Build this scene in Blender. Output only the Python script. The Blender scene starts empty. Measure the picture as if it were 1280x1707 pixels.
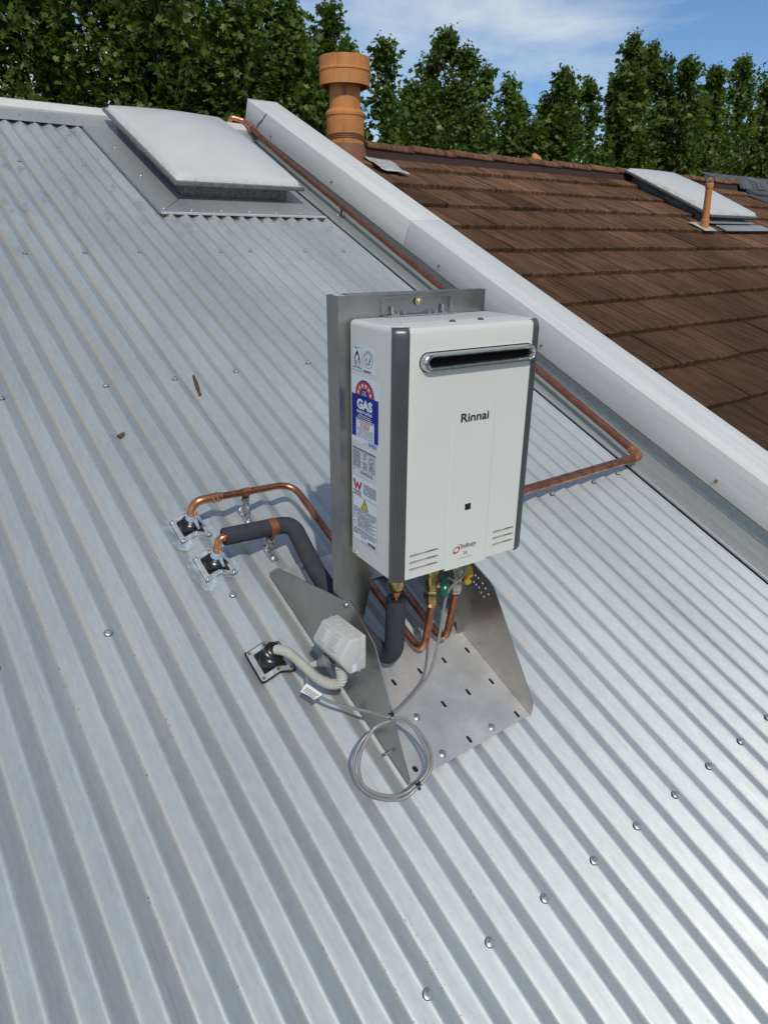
import bpy, bmesh, math, random
import numpy as np
from mathutils import Matrix, Vector, noise as mnoise
random.seed(7)
rng = np.random.default_rng(11)
D = bpy.data
SC = bpy.context.scene
COL = SC.collection

# ------------------------------------------------------------------ camera, sky, sun, exposure
cam = D.cameras.new('camera'); camo = D.objects.new('camera', cam); COL.objects.link(camo)
camo.location = (-0.7909, -1.0154, 0.6877)
camo.rotation_euler = (1.1846, -0.0090, -0.6473)
cam.sensor_fit = 'AUTO'; cam.sensor_width = 36.0; cam.lens = 23.945
cam.clip_start = 0.02; cam.clip_end = 3000
SC.camera = camo

SUN_TO = Vector((-0.300, -0.640, 0.710)).normalized()
sun_el = math.asin(SUN_TO.z); sun_az = math.atan2(SUN_TO.x, SUN_TO.y)
w = D.worlds.new('World'); SC.world = w; w.use_nodes = True
nt = w.node_tree; nt.nodes.clear()
def N(nt, t, **kw):
    n = nt.nodes.new(t)
    for k, v in kw.items():
        setattr(n, k, v)
    return n
sky = N(nt, 'ShaderNodeTexSky', sky_type='NISHITA', sun_disc=False, sun_elevation=sun_el, sun_rotation=sun_az,
        air_density=1.0, dust_density=0.6, ozone_density=1.6)
tc = N(nt, 'ShaderNodeTexCoord')
mp = N(nt, 'ShaderNodeMapping'); mp.inputs['Scale'].default_value = (1.3, 1.3, 4.0); mp.inputs['Rotation'].default_value = (0.25, -0.35, 0.5); mp.inputs['Location'].default_value = (4.3, 0.4, -4.7)
nz = N(nt, 'ShaderNodeTexNoise'); nz.inputs['Scale'].default_value = 2.6; nz.inputs['Detail'].default_value = 7; nz.inputs['Roughness'].default_value = 0.55; nz.inputs['Distortion'].default_value = 0.5
rp = N(nt, 'ShaderNodeMapRange'); rp.inputs['From Min'].default_value = 0.42; rp.inputs['From Max'].default_value = 0.72; rp.inputs['To Max'].default_value = 0.56
mx = N(nt, 'ShaderNodeMix', data_type='RGBA'); mx.inputs['B'].default_value = (5.2, 5.3, 4.75, 1)
tint = N(nt, 'ShaderNodeMix', data_type='RGBA', blend_type='MULTIPLY'); tint.inputs['Factor'].default_value = 1.0; tint.inputs['B'].default_value = (0.38, 0.48, 0.60, 1)
bg = N(nt, 'ShaderNodeBackground'); bg.inputs['Strength'].default_value = 0.15
wo = N(nt, 'ShaderNodeOutputWorld')
lk = nt.links.new
lk(tc.outputs['Generated'], mp.inputs['Vector']); lk(mp.outputs[0], nz.inputs['Vector']); lk(nz.outputs['Fac'], rp.inputs['Value'])
lk(sky.outputs[0], tint.inputs['A']); lk(tint.outputs['Result'], mx.inputs['A']); lk(rp.outputs[0], mx.inputs['Factor'])
lk(mx.outputs['Result'], bg.inputs['Color']); lk(bg.outputs[0], wo.inputs['Surface'])

sl = D.lights.new('sun', 'SUN'); sl.energy = 2.0; sl.angle = math.radians(0.9); sl.color = (1.0, 0.955, 0.83)
so = D.objects.new('sun', sl); COL.objects.link(so)
so.rotation_euler = SUN_TO.to_track_quat('Z', 'Y').to_euler(); so.location = SUN_TO * 30
vs = SC.view_settings; vs.view_transform = 'Standard'; vs.look = 'None'; vs.gamma = 1.0; vs.use_curve_mapping = False
vs.exposure = 0.30

# ------------------------------------------------------------------ frames
S = 0.4093926; CS, SN = math.cos(S), math.sin(S); OFF = -0.3037951
ROOF = Matrix(((1, 0, 0, 0), (0, CS, -SN, -SN * OFF), (0, SN, CS, CS * OFF), (0, 0, 0, 1)))
YA = -0.0870447; B0 = Vector((-0.0435, -0.0558, 0.0378))
BOX = Matrix.Translation(B0) @ Matrix.Rotation(YA, 4, 'Z')
WORLD = Matrix.Identity(4)
def RW(u, v, h): return ROOF @ Vector((u, v, h))
ROOFI = ROOF.inverted()
def BR(x, y, z): return ROOFI @ (BOX @ Vector((x, y, z)))    # heater frame -> roof frame
PITCH = 0.0762; U0 = 0.050; AMP = 0.0104
KP = 0.96
def wave(c): return math.asin(KP * c) / math.asin(KP)
def prof(u): return AMP * (wave(math.cos(2 * math.pi * (u - U0) / PITCH)) - 1)
def crest(u): return U0 + PITCH * round((u - U0) / PITCH)

# ------------------------------------------------------------------ objects
ORG = {}
def thing(name, label, cat, frame=WORLD, base=(0, 0, 0), group=None):
    o = D.objects.new(name, None); COL.objects.link(o)
    o.matrix_world = frame @ Matrix.Translation(base)
    o.empty_display_size = 0.05
    o['label'] = label; o['category'] = cat
    if group: o['group'] = group
    ORG[o.name] = Vector(base)
    return o
def org_of(o):
    while o.parent: o = o.parent
    return ORG[o.name]
def link(name, me, m, parent):
    o = D.objects.new(name, me); COL.objects.link(o)
    if m:
        me.materials.clear(); me.materials.append(m)
    if parent: o.parent = parent
    return o
def shade(me, ang=35):
    me.shade_smooth()
    me.set_sharp_from_angle(angle=math.radians(ang))

class MB:
    def __init__(s): s.v = []; s.f = []
    def add(s, vs, fs):
        o = len(s.v); s.v += [tuple(p) for p in vs]; s.f += [tuple(i + o for i in f) for f in fs]; return s
    def box(s, x0, x1, y0, y1, z0, z1):
        return s.add([(x, y, z) for z in (z0, z1) for y in (y0, y1) for x in (x0, x1)],
                     [(0, 2, 3, 1), (4, 5, 7, 6), (0, 1, 5, 4), (2, 6, 7, 3), (0, 4, 6, 2), (1, 3, 7, 5)])
    def prism(s, poly, c0, c1, fn):
        n = len(poly)
        vs = [fn(a, b, c0) for a, b in poly] + [fn(a, b, c1) for a, b in poly]
        fs = [tuple(range(n))[::-1], tuple(range(n, 2 * n))] + [(i, (i + 1) % n, n + (i + 1) % n, n + i) for i in range(n)]
        return s.add(vs, fs)
    def grid(s, pts):
        r = len(pts); c = len(pts[0])
        return s.add([p for row in pts for p in row], [(i * c + j, i * c + j + 1, (i + 1) * c + j + 1, (i + 1) * c + j) for i in range(r - 1) for j in range(c - 1)])
    def tube(s, path, r, seg=12, cap=True, closed=False):
        P = [Vector(p) for p in path]; n = len(P)
        R = r if hasattr(r, '__len__') else [r] * n
        T = []
        for i in range(n):
            a = P[(i - 1) % n] if (i > 0 or closed) else P[i]; b = P[(i + 1) % n] if (i < n - 1 or closed) else P[i]
            T.append((b - a).normalized())
        up = Vector((0, 0, 1)) if abs(T[0].z) < 0.9 else Vector((1, 0, 0))
        nrm = (up - T[0] * up.dot(T[0])).normalized(); vs = []
        for i in range(n):
            nrm = (nrm - T[i] * nrm.dot(T[i])).normalized(); bi = T[i].cross(nrm)
            for k in range(seg):
                a = 2 * math.pi * k / seg
                vs.append(P[i] + (nrm * math.cos(a) + bi * math.sin(a)) * R[i])
        fs = []
        for i in range(n if closed else n - 1):
            j = (i + 1) % n
            for k in range(seg):
                fs.append((i * seg + k, i * seg + (k + 1) % seg, j * seg + (k + 1) % seg, j * seg + k))
        if cap and not closed:
            fs.append(tuple(range(seg))[::-1]); fs.append(tuple(range((n - 1) * seg, n * seg)))
        return s.add(vs, fs)
    def lathe(s, o, ax, pr, seg=20, cap=True):       # pr: (radius, distance along the axis)
        o = Vector(o); ax = Vector(ax).normalized()
        path = [o + ax * t for _, t in pr]
        up = Vector((0, 0, 1)) if abs(ax.z) < 0.9 else Vector((1, 0, 0))
        n1 = (up - ax * up.dot(ax)).normalized(); n2 = ax.cross(n1); vs = []
        for (r, t), p in zip(pr, path):
            for k in range(seg):
                a = 2 * math.pi * (k + 0.5) / seg
                vs.append(p + (n1 * math.cos(a) + n2 * math.sin(a)) * max(r, 1e-5))
        fs = [(i * seg + k, i * seg + (k + 1) % seg, (i + 1) * seg + (k + 1) % seg, (i + 1) * seg + k) for i in range(len(pr) - 1) for k in range(seg)]
        if cap: fs.append(tuple(range(seg))[::-1]); fs.append(tuple(range((len(pr) - 1) * seg, len(pr) * seg)))
        return s.add(vs, fs)
    def build(s, name, m, parent, bev=0, seg=2, ang=35, smooth=True, bang=30):
        me = D.meshes.new(name)
        og = org_of(parent) if parent else Vector((0, 0, 0))
        bm = bmesh.new()
        vv = [bm.verts.new((p[0] - og.x, p[1] - og.y, p[2] - og.z)) for p in s.v]
        for f in s.f:
            try: bm.faces.new([vv[i] for i in f])
            except ValueError: pass
        bmesh.ops.recalc_face_normals(bm, faces=bm.faces)
        if bev:
            es = [e for e in bm.edges if len(e.link_faces) == 2 and e.calc_face_angle(0) > math.radians(bang)]
            bmesh.ops.bevel(bm, geom=es, offset=bev, segments=seg, affect='EDGES', profile=0.5, clamp_overlap=True)
        bm.to_mesh(me); bm.free()
        if smooth: shade(me, ang)
        return link(name, me, m, parent)

def fillet(pts, r, n=7):
    P = [Vector(p) for p in pts]; out = [P[0]]
    for i in range(1, len(P) - 1):
        a = (P[i - 1] - P[i]); b = (P[i + 1] - P[i]); la, lb = a.length, b.length; a.normalize(); b.normalize()
        ri = r[i - 1] if hasattr(r, '__len__') else r
        th = math.acos(max(-1, min(1, a.dot(b))))
        d = min(ri / max(math.tan(th / 2), 1e-3), la * 0.49, lb * 0.49)
        p0 = P[i] + a * d; p2 = P[i] + b * d
        for k in range(n + 1):
            t = k / n; out.append(p0 * (1 - t) ** 2 + P[i] * 2 * t * (1 - t) + p2 * t * t)
    out.append(P[-1]); return out
def spline(pts, n=10, closed=False):
    P = [Vector(p) for p in pts]; m = len(P); out = []
    for i in range(m if closed else m - 1):
        g = lambda k: P[k % m] if closed else P[max(0, min(m - 1, k))]
        a, b, c, d = g(i - 1), g(i), g(i + 1), g(i + 2)
        for k in range(n):
            t = k / n
            out.append(0.5 * ((2 * b) + (c - a) * t + (2 * a - 5 * b + 4 * c - d) * t * t + (3 * b - a - 3 * c + d) * t ** 3))
    if not closed: out.append(P[-1])
    return out
def cut(o, mb):
    c = mb.build('cutter', None, o.parent if o.parent else None)
    bpy.context.view_layer.update()
    md = o.modifiers.new('b', 'BOOLEAN'); md.operation = 'DIFFERENCE'; md.object = c; md.solver = 'EXACT'
    dg = bpy.context.evaluated_depsgraph_get()
    me = D.meshes.new_from_object(o.evaluated_get(dg)); o.modifiers.clear(); old = o.data; o.data = me
    me.name = o.name; D.meshes.remove(old); D.objects.remove(c); shade(me)

def screw_head(mb, p, ax, r=0.0075, hexr=0.0042, hh=0.0055):
    mb.lathe(p, ax, [(r, -0.002), (r, 0.0012), (r * 0.8, 0.0022), (hexr * 1.1, 0.0026)], 14)
    mb.lathe(Vector(p) + Vector(ax).normalized() * 0.0022, ax, [(hexr, 0), (hexr, hh * 0.8), (hexr * 0.75, hh)], 6)
    return mb

# ------------------------------------------------------------------ materials
def M(name): 
    m = D.materials.new(name); m.use_nodes = True; n = m.node_tree; n.nodes.clear()
    o = N(n, 'ShaderNodeOutputMaterial'); b = N(n, 'ShaderNodeBsdfPrincipled'); n.links.new(b.outputs[0], o.inputs[0])
    return m, n, b
def tex(n, scale, kind='noise', detail=4, mscale=(1, 1, 1), rough=0.55, dist=0.0, coord='Object'):
    t = N(n, 'ShaderNodeTexCoord'); mp = N(n, 'ShaderNodeMapping'); mp.inputs['Scale'].default_value = mscale
    n.links.new(t.outputs[coord], mp.inputs['Vector'])
    if kind == 'noise':
        x = N(n, 'ShaderNodeTexNoise'); x.inputs['Scale'].default_value = scale; x.inputs['Detail'].default_value = detail
        x.inputs['Roughness'].default_value = rough; x.inputs['Distortion'].default_value = dist
        n.links.new(mp.outputs[0], x.inputs['Vector']); return x.outputs['Fac']
    x = N(n, 'ShaderNodeTexVoronoi'); x.inputs['Scale'].default_value = scale
    n.links.new(mp.outputs[0], x.inputs['Vector']); return x.outputs['Distance'] if kind == 'vor' else x.outputs['Color']
def rng_(n, src, a, b, c=0.0, d=1.0):
    r = N(n, 'ShaderNodeMapRange'); r.inputs['From Min'].default_value = a; r.inputs['From Max'].default_value = b
    r.inputs['To Min'].default_value = c; r.inputs['To Max'].default_value = d
    n.links.new(src, r.inputs['Value']); return r.outputs[0]
def mix(n, fac, a, b, mode='MIX'):
    x = N(n, 'ShaderNodeMix', data_type='RGBA', blend_type=mode)
    for k, v in (('Factor', fac), ('A', a), ('B', b)):
        if isinstance(v, (int, float)): x.inputs[k].default_value = v
        elif isinstance(v, tuple): x.inputs[k].default_value = (*v, 1) if len(v) == 3 else v
        else: n.links.new(v, x.inputs[k])
    return x.outputs['Result']
def mul(n, a, b, op='MULTIPLY'):
    x = N(n, 'ShaderNodeMath', operation=op)
    for i, v in enumerate((a, b)):
        if isinstance(v, (int, float)): x.inputs[i].default_value = v
        else: n.links.new(v, x.inputs[i])
    return x.outputs[0]
def bump(n, b, src, strength=0.2, dist=0.002):
    x = N(n, 'ShaderNodeBump'); x.inputs['Strength'].default_value = strength; x.inputs['Distance'].default_value = dist
    n.links.new(src, x.inputs['Height']); n.links.new(x.outputs[0], b.inputs['Normal'])
def simple(name, c, rough=0.5, metal=0.0, var=0.12, vs=30, bmp=0.0, bs=200, bd=0.001, mscale=(1, 1, 1), rvar=0.1, coat=0.0, spec=0.5):
    m, n, b = M(name)
    t = tex(n, vs, mscale=mscale, detail=6)
    b.inputs['Metallic'].default_value = metal; b.inputs['Specular IOR Level'].default_value = spec
    n.links.new(mix(n, rng_(n, t, 0.3, 0.7), tuple(x * (1 - var) for x in c), tuple(min(1, x * (1 + var)) for x in c)), b.inputs['Base Color'])
    n.links.new(rng_(n, t, 0.3, 0.7, max(0.02, rough - rvar), min(1, rough + rvar)), b.inputs['Roughness'])
    if bmp: bump(n, b, tex(n, bs, mscale=mscale), bmp, bd)
    if coat: b.inputs['Coat Weight'].default_value = coat; b.inputs['Coat Roughness'].default_value = 0.1
    return m
def flat(name, c, rough=0.6, spec=0.3):
    return simple(name, c, rough, 0, 0.04, 60, rvar=0.03, spec=spec)

def zinc_mat(name, valley=True, base=(0.475, 0.512, 0.512), rough=0.52, metal=0.56):
    m, n, b = M(name)
    big = tex(n, 2.2, detail=5, mscale=(1, 0.35, 1)); streak = tex(n, 3.0, detail=6, mscale=(55, 1.6, 10), rough=0.6)
    fine = tex(n, 90, detail=3, mscale=(1, 0.4, 1))
    c = mix(n, rng_(n, big, 0.32, 0.68), tuple(x * 0.86 for x in base), tuple(x * 1.06 for x in base))
    c = mix(n, rng_(n, streak, 0.45, 0.72, 0, 0.45), c, (0.36, 0.37, 0.37))
    c = mix(n, rng_(n, fine, 0.35, 0.7, 0, 0.18), c, (0.72, 0.74, 0.75))
    scr = tex(n, 6, detail=2, mscale=(160, 5, 20), dist=0.8)
    c = mix(n, rng_(n, scr, 0.64, 0.70, 0, 0.40), c, (0.26, 0.27, 0.27))
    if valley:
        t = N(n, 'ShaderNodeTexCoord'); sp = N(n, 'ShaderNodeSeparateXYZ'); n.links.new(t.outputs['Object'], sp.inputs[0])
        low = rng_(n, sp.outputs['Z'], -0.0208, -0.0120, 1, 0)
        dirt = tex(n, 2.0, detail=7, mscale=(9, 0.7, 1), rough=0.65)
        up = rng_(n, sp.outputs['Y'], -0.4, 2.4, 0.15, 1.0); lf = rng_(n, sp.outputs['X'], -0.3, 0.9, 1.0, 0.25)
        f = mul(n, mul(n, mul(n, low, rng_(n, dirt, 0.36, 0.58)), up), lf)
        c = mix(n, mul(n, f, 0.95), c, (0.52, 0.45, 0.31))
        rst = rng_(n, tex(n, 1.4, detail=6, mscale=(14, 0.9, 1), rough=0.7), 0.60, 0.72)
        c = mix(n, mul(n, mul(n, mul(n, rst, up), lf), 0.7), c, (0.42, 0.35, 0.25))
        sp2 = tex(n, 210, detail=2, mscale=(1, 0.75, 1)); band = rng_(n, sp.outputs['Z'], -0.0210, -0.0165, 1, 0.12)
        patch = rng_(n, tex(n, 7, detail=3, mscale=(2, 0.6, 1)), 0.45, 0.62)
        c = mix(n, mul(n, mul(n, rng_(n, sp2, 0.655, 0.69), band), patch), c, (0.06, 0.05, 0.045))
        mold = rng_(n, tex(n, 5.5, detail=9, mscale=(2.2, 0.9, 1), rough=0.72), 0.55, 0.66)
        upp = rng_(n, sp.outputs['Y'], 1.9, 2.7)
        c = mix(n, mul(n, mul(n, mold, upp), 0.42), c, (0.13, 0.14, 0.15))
    n.links.new(c, b.inputs['Base Color'])
    b.inputs['Metallic'].default_value = metal
    n.links.new(rng_(n, big, 0.3, 0.7, rough - 0.05, rough + 0.07), b.inputs['Roughness'])
    bump(n, b, tex(n, 14, detail=3, mscale=(1, 0.3, 1)), 0.12, 0.004)
    return m
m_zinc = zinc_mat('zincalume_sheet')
m_flash = zinc_mat('zincalume_flashing', False, (0.40, 0.43, 0.41), 0.46, 0.6)
m_upst = zinc_mat('zincalume_upstand', False, (0.30, 0.345, 0.355), 0.42, 0.5)  # darker zinc copy; the upright face's dim reflection is put into the colour
m_kerb = zinc_mat('zincalume_kerb', False, (0.065, 0.072, 0.072), 0.55, 0.1)

def weathered_white(name, c=(0.66, 0.66, 0.645), streaky=(1, 1, 1)):
    m, n, b = M(name)
    t1 = tex(n, 3.5, detail=8, rough=0.7, mscale=streaky); t2 = tex(n, 90, detail=4, rough=0.7); t3 = tex(n, 20, detail=8, rough=0.75, mscale=streaky)
    col = mix(n, rng_(n, t1, 0.35, 0.7), tuple(x * 0.82 for x in c), c)
    col = mix(n, rng_(n, t3, 0.50, 0.68, 0, 0.38), col, (0.42, 0.415, 0.40))
    col = mix(n, rng_(n, t2, 0.57, 0.68, 0, 0.28), col, (0.36, 0.36, 0.35))
    n.links.new(col, b.inputs['Base Color']); b.inputs['Roughness'].default_value = 0.75
    bump(n, b, t2, 0.25, 0.002)
    return m
m_coping = weathered_white('weathered_coping', (0.66, 0.66, 0.635), (3, 0.12, 3))
m_roll = weathered_white('pale_weathered_metal', (0.64, 0.63, 0.60), (0.25, 1, 1))  # weathered, and paler than the apron: differing sky reflection put into the colour

m_enamel = simple('cream_enamel', (0.63, 0.615, 0.575), 0.30, 0, 0.015, 4, 0.03, 260, 0.0004, rvar=0.03, spec=0.5)
m_trim = simple('charcoal_trim', (0.060, 0.063, 0.066), 0.32, 0, 0.06, 20, rvar=0.04)
m_chrome = simple('bright_steel', (0.60, 0.60, 0.59), 0.27, 1, 0.06, 40, rvar=0.05)
m_black = simple('black_recess', (0.005, 0.005, 0.0055), 0.8, 0, 0.2, 30, spec=0.08)
m_blackp = simple('black_plastic', (0.012, 0.012, 0.013), 0.35, 0, 0.15, 40)
m_bolt = simple('zinc_bolt', (0.55, 0.55, 0.53), 0.32, 1, 0.2, 300, rvar=0.12)
m_ybolt = simple('passivated_bolt', (0.55, 0.48, 0.32), 0.35, 1, 0.2, 200)
m_screw = simple('roof_screw_metal', (0.50, 0.51, 0.50), 0.38, 0.85, 0.15, 200)
m_galv = simple('galvanised_bracket', (0.50, 0.52, 0.54), 0.35, 0.9, 0.15, 120)

def stainless(name, c=(0.50, 0.485, 0.465), rough=0.27, ms=(1, 1, 1), metal=1.0):
    m, n, b = M(name)
    t = tex(n, 7, detail=6, rough=0.65); s = tex(n, 12, detail=3, mscale=ms)
    sm = tex(n, 3.5, detail=8, rough=0.6, dist=1.5)
    col = mix(n, rng_(n, t, 0.3, 0.7), tuple(x * 0.84 for x in c), tuple(x * 1.08 for x in c))
    col = mix(n, rng_(n, s, 0.35, 0.7, 0, 0.25), col, tuple(x * 0.62 for x in c))
    n.links.new(col, b.inputs['Base Color']); b.inputs['Metallic'].default_value = metal
    r = mul(n, rng_(n, t, 0.3, 0.7, rough - 0.07, rough + 0.08), rng_(n, sm, 0.45, 0.6, 0.0, 0.09), 'ADD')
    n.links.new(r, b.inputs['Roughness'])
    bump(n, b, s, 0.06, 0.0006)
    return m
m_ss = stainless('stainless_plate', (0.66, 0.645, 0.62), 0.42, (3, 25, 3), 0.70)  # paler steel copy; reflected sky and sun put into the plate colour
m_wing = stainless('stainless_wing', (0.52, 0.50, 0.47), 0.32, (3, 25, 3), 1.0)  # darker copy of the same steel for the less lit wings
m_post = stainless('stainless_post', (0.42, 0.405, 0.38), 0.33, (30, 30, 1.5))
def copper(name, c=(0.46, 0.175, 0.085), dark=(0.10, 0.035, 0.022), amt=0.75, rough=0.30):
    m, n, b = M(name)
    t = tex(n, 28, detail=7, rough=0.7); t2 = tex(n, 140, detail=3)
    col = mix(n, rng_(n, t, 0.42, 0.66, 0, amt), c, dark)
    col = mix(n, rng_(n, t2, 0.55, 0.72, 0, 0.4), col, (0.66, 0.33, 0.20))
    n.links.new(col, b.inputs['Base Color']); b.inputs['Metallic'].default_value = 0.9
    n.links.new(rng_(n, t, 0.3, 0.7, rough - 0.06, rough + 0.16), b.inputs['Roughness'])
    return m
m_cu = copper('copper_tube', (0.43, 0.18, 0.105))
m_cuold = copper('weathered_copper_tube', (0.34, 0.135, 0.085), (0.14, 0.06, 0.045), 0.8, 0.45)
m_cunew = copper('bright_copper_fitting', (0.68, 0.30, 0.16), (0.38, 0.14, 0.07), 0.55, 0.22)
m_clip = simple('copper_saddle', (0.30, 0.115, 0.055), 0.5, 0.5, 0.15, 40)
m_brass = simple('brass', (0.52, 0.37, 0.15), 0.30, 1, 0.22, 60, rvar=0.1)
m_nickel = simple('nickel_nut', (0.56, 0.52, 0.45), 0.28, 1, 0.15, 60)
m_foam = simple('grey_pipe_foam', (0.042, 0.046, 0.055), 0.85, 0, 0.15, 60, 0.3, 500, 0.0008, spec=0.25)
m_green = simple('green_handle', (0.0, 0.10, 0.045), 0.4, 0, 0.15, 60)
m_yellow = simple('yellow_handle', (0.45, 0.26, 0.015), 0.4, 0, 0.12, 60)
m_pvc = simple('light_grey_pvc', (0.50, 0.49, 0.465), 0.42, 0, 0.03, 12, rvar=0.04)
m_conduit = simple('conduit_pvc', (0.46, 0.45, 0.41), 0.5, 0, 0.05, 30)
m_conduit2 = simple('dark_conduit_pvc', (0.17, 0.175, 0.17), 0.5, 0, 0.08, 30)
m_cable = simple('grey_cable_sheath', (0.21, 0.205, 0.20), 0.42, 0, 0.06, 60)
m_epdm = simple('black_epdm_rubber', (0.010, 0.010, 0.011), 0.30, 0, 0.2, 60)
m_alu = simple('aluminium_frame', (0.56, 0.565, 0.56), 0.45, 0.6, 0.25, 70, 0.2, 90, 0.001)
def sil():
    m, n, b = M('silicone_smear')
    t = tex(n, 60, detail=6, rough=0.7); t2 = tex(n, 25, detail=5)
    n.links.new(mix(n, rng_(n, t, 0.35, 0.65), (0.33, 0.44, 0.56), (0.62, 0.68, 0.74)), b.inputs['Base Color'])
    b.inputs['Roughness'].default_value = 0.18
    n.links.new(rng_(n, t2, 0.38, 0.60, 0.22, 0.8), b.inputs['Alpha'])
    bump(n, b, t, 0.7, 0.004)
    return m
m_sil = sil()
m_rustspot = simple('rusty_fixing', (0.17, 0.115, 0.06), 0.9, 0, 0.4, 150)
m_tag = flat('white_tag', (0.75, 0.75, 0.74))
m_dome = None
def dome():
    m, n, b = M('opal_acrylic_dome')
    t = tex(n, 3, detail=4); g = tex(n, 45, detail=8, rough=0.75); g2 = tex(n, 9, detail=6, rough=0.7)
    tcn = N(n, 'ShaderNodeTexCoord'); sp = N(n, 'ShaderNodeSeparateXYZ'); n.links.new(tcn.outputs['Object'], sp.inputs[0])
    low = rng_(n, sp.outputs['Z'], 0.105, 0.126, 1, 0)
    c = mix(n, rng_(n, t, 0.3, 0.7), (0.53, 0.52, 0.49), (0.60, 0.59, 0.555))
    f = mul(n, mul(n, rng_(n, g, 0.45, 0.68), rng_(n, g2, 0.35, 0.6)), low)
    c = mix(n, mul(n, f, 1.0), c, (0.15, 0.14, 0.125))
    n.links.new(c, b.inputs['Base Color']); b.inputs['Roughness'].default_value = 0.32
    return m
m_dome = dome()
m_dframe = simple('skylight_rim', (0.17, 0.165, 0.16), 0.5, 0.2, 0.3, 40)
def terracotta(name, c):
    m, n, b = M(name)
    t = tex(n, 5, detail=9, rough=0.72); r = tex(n, 4, detail=8, mscale=(7, 7, 0.5), rough=0.75); so_ = tex(n, 9, detail=8, rough=0.75)
    col = mix(n, rng_(n, t, 0.35, 0.7), tuple(x * 0.8 for x in c), tuple(x * 1.12 for x in c))
    col = mix(n, rng_(n, r, 0.54, 0.70, 0, 0.7), col, (0.17, 0.06, 0.024))
    col = mix(n, rng_(n, so_, 0.55, 0.70, 0, 0.5), col, (0.12, 0.065, 0.038))
    n.links.new(col, b.inputs['Base Color']); b.inputs['Roughness'].default_value = 0.65; bump(n, b, so_, 0.15, 0.003)
    return m
m_terra = terracotta('terracotta_paint', (0.52, 0.205, 0.055))
m_terra2 = terracotta('old_terracotta_paint', (0.23, 0.095, 0.04))
m_lead = simple('lead_sheet', (0.42, 0.42, 0.41), 0.65, 0.1, 0.35, 14, 0.5, 18, 0.01)
def tile_mat(name, c1, c2, dark):
    m, n, b = M(name)
    oi = N(n, 'ShaderNodeObjectInfo')
    def wt(scale, ms, **kw):
        f = tex(n, scale, mscale=ms, **kw); mpn = [q for q in n.nodes if q.type == 'MAPPING'][-1]
        ge = N(n, 'ShaderNodeNewGeometry'); vm = N(n, 'ShaderNodeVectorMath', operation='SCALE'); cx = N(n, 'ShaderNodeCombineXYZ')
        n.links.new(oi.outputs['Random'], cx.inputs[2]); n.links.new(cx.outputs[0], vm.inputs[0]); vm.inputs['Scale'].default_value = 7.0 if ms[0] > 5 else 0.0
        va = N(n, 'ShaderNodeVectorMath', operation='ADD'); n.links.new(ge.outputs['Position'], va.inputs[0]); n.links.new(vm.outputs[0], va.inputs[1]); n.links.new(va.outputs[0], mpn.inputs['Vector']); return f
    t = wt(1.6, (1, 1, 1), detail=9, rough=0.7); gr = wt(5, (24, 2.0, 2.0), detail=6, rough=0.7)
    wood = wt(3, (13, 0.8, 0.8), detail=7, dist=0.5, rough=0.7); sp = wt(260, (1, 1, 1), detail=3, rough=0.8)
    col = mix(n, oi.outputs['Random'], c1, c2)
    col = mix(n, rng_(n, t, 0.42, 0.70, 0, 0.7), col, dark)
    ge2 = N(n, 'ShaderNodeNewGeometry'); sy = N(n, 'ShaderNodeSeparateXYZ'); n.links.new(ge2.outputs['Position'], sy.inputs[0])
    near_dark = mul(n, rng_(n, sy.outputs['Y'], 2.5, 0.9, 0.0, 0.85), rng_(n, t, 0.25, 0.55, 0.45, 1.0))  # tone darkens towards the lower rows, varied by noise
    col = mix(n, near_dark, col, tuple(x * 1.15 for x in dark))
    col = mix(n, rng_(n, wood, 0.44, 0.62, 0, 0.85), col, tuple(x * 0.7 for x in dark))
    col = mix(n, rng_(n, sp, 0.60, 0.72, 0, 0.4), col, tuple(min(1, x * 2.0) for x in c2))
    n.links.new(col, b.inputs['Base Color']); b.inputs['Roughness'].default_value = 0.95; b.inputs['Specular IOR Level'].default_value = 0.03
    h = mix(n, 0.35, gr, sp); bump(n, b, h, 0.9, 0.012)
    return m
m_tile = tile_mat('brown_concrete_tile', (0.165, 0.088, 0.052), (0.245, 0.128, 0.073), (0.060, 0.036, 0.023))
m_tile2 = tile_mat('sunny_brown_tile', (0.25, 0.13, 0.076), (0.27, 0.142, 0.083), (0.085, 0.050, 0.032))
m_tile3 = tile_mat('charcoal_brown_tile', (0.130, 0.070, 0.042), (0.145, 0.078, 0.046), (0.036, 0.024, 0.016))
m_gtile = tile_mat('grey_slate_tile', (0.12, 0.13, 0.14), (0.17, 0.18, 0.19), (0.07, 0.075, 0.08))
m_mortar = simple('brown_mortar', (0.040, 0.020, 0.017), 0.9, 0, 0.3, 20)
m_brick = simple('render_wall', (0.42, 0.40, 0.37), 0.9, 0, 0.15, 5)
m_bark = simple('bark', (0.11, 0.085, 0.065), 0.9, 0, 0.4, 12, 0.6, 40, 0.01)
m_litter = simple('dry_litter', (0.16, 0.105, 0.05), 0.9, 0, 0.5, 60)
m_twig = simple('dry_bark_chip', (0.085, 0.050, 0.020), 0.9, 0, 0.45, 90)
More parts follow.
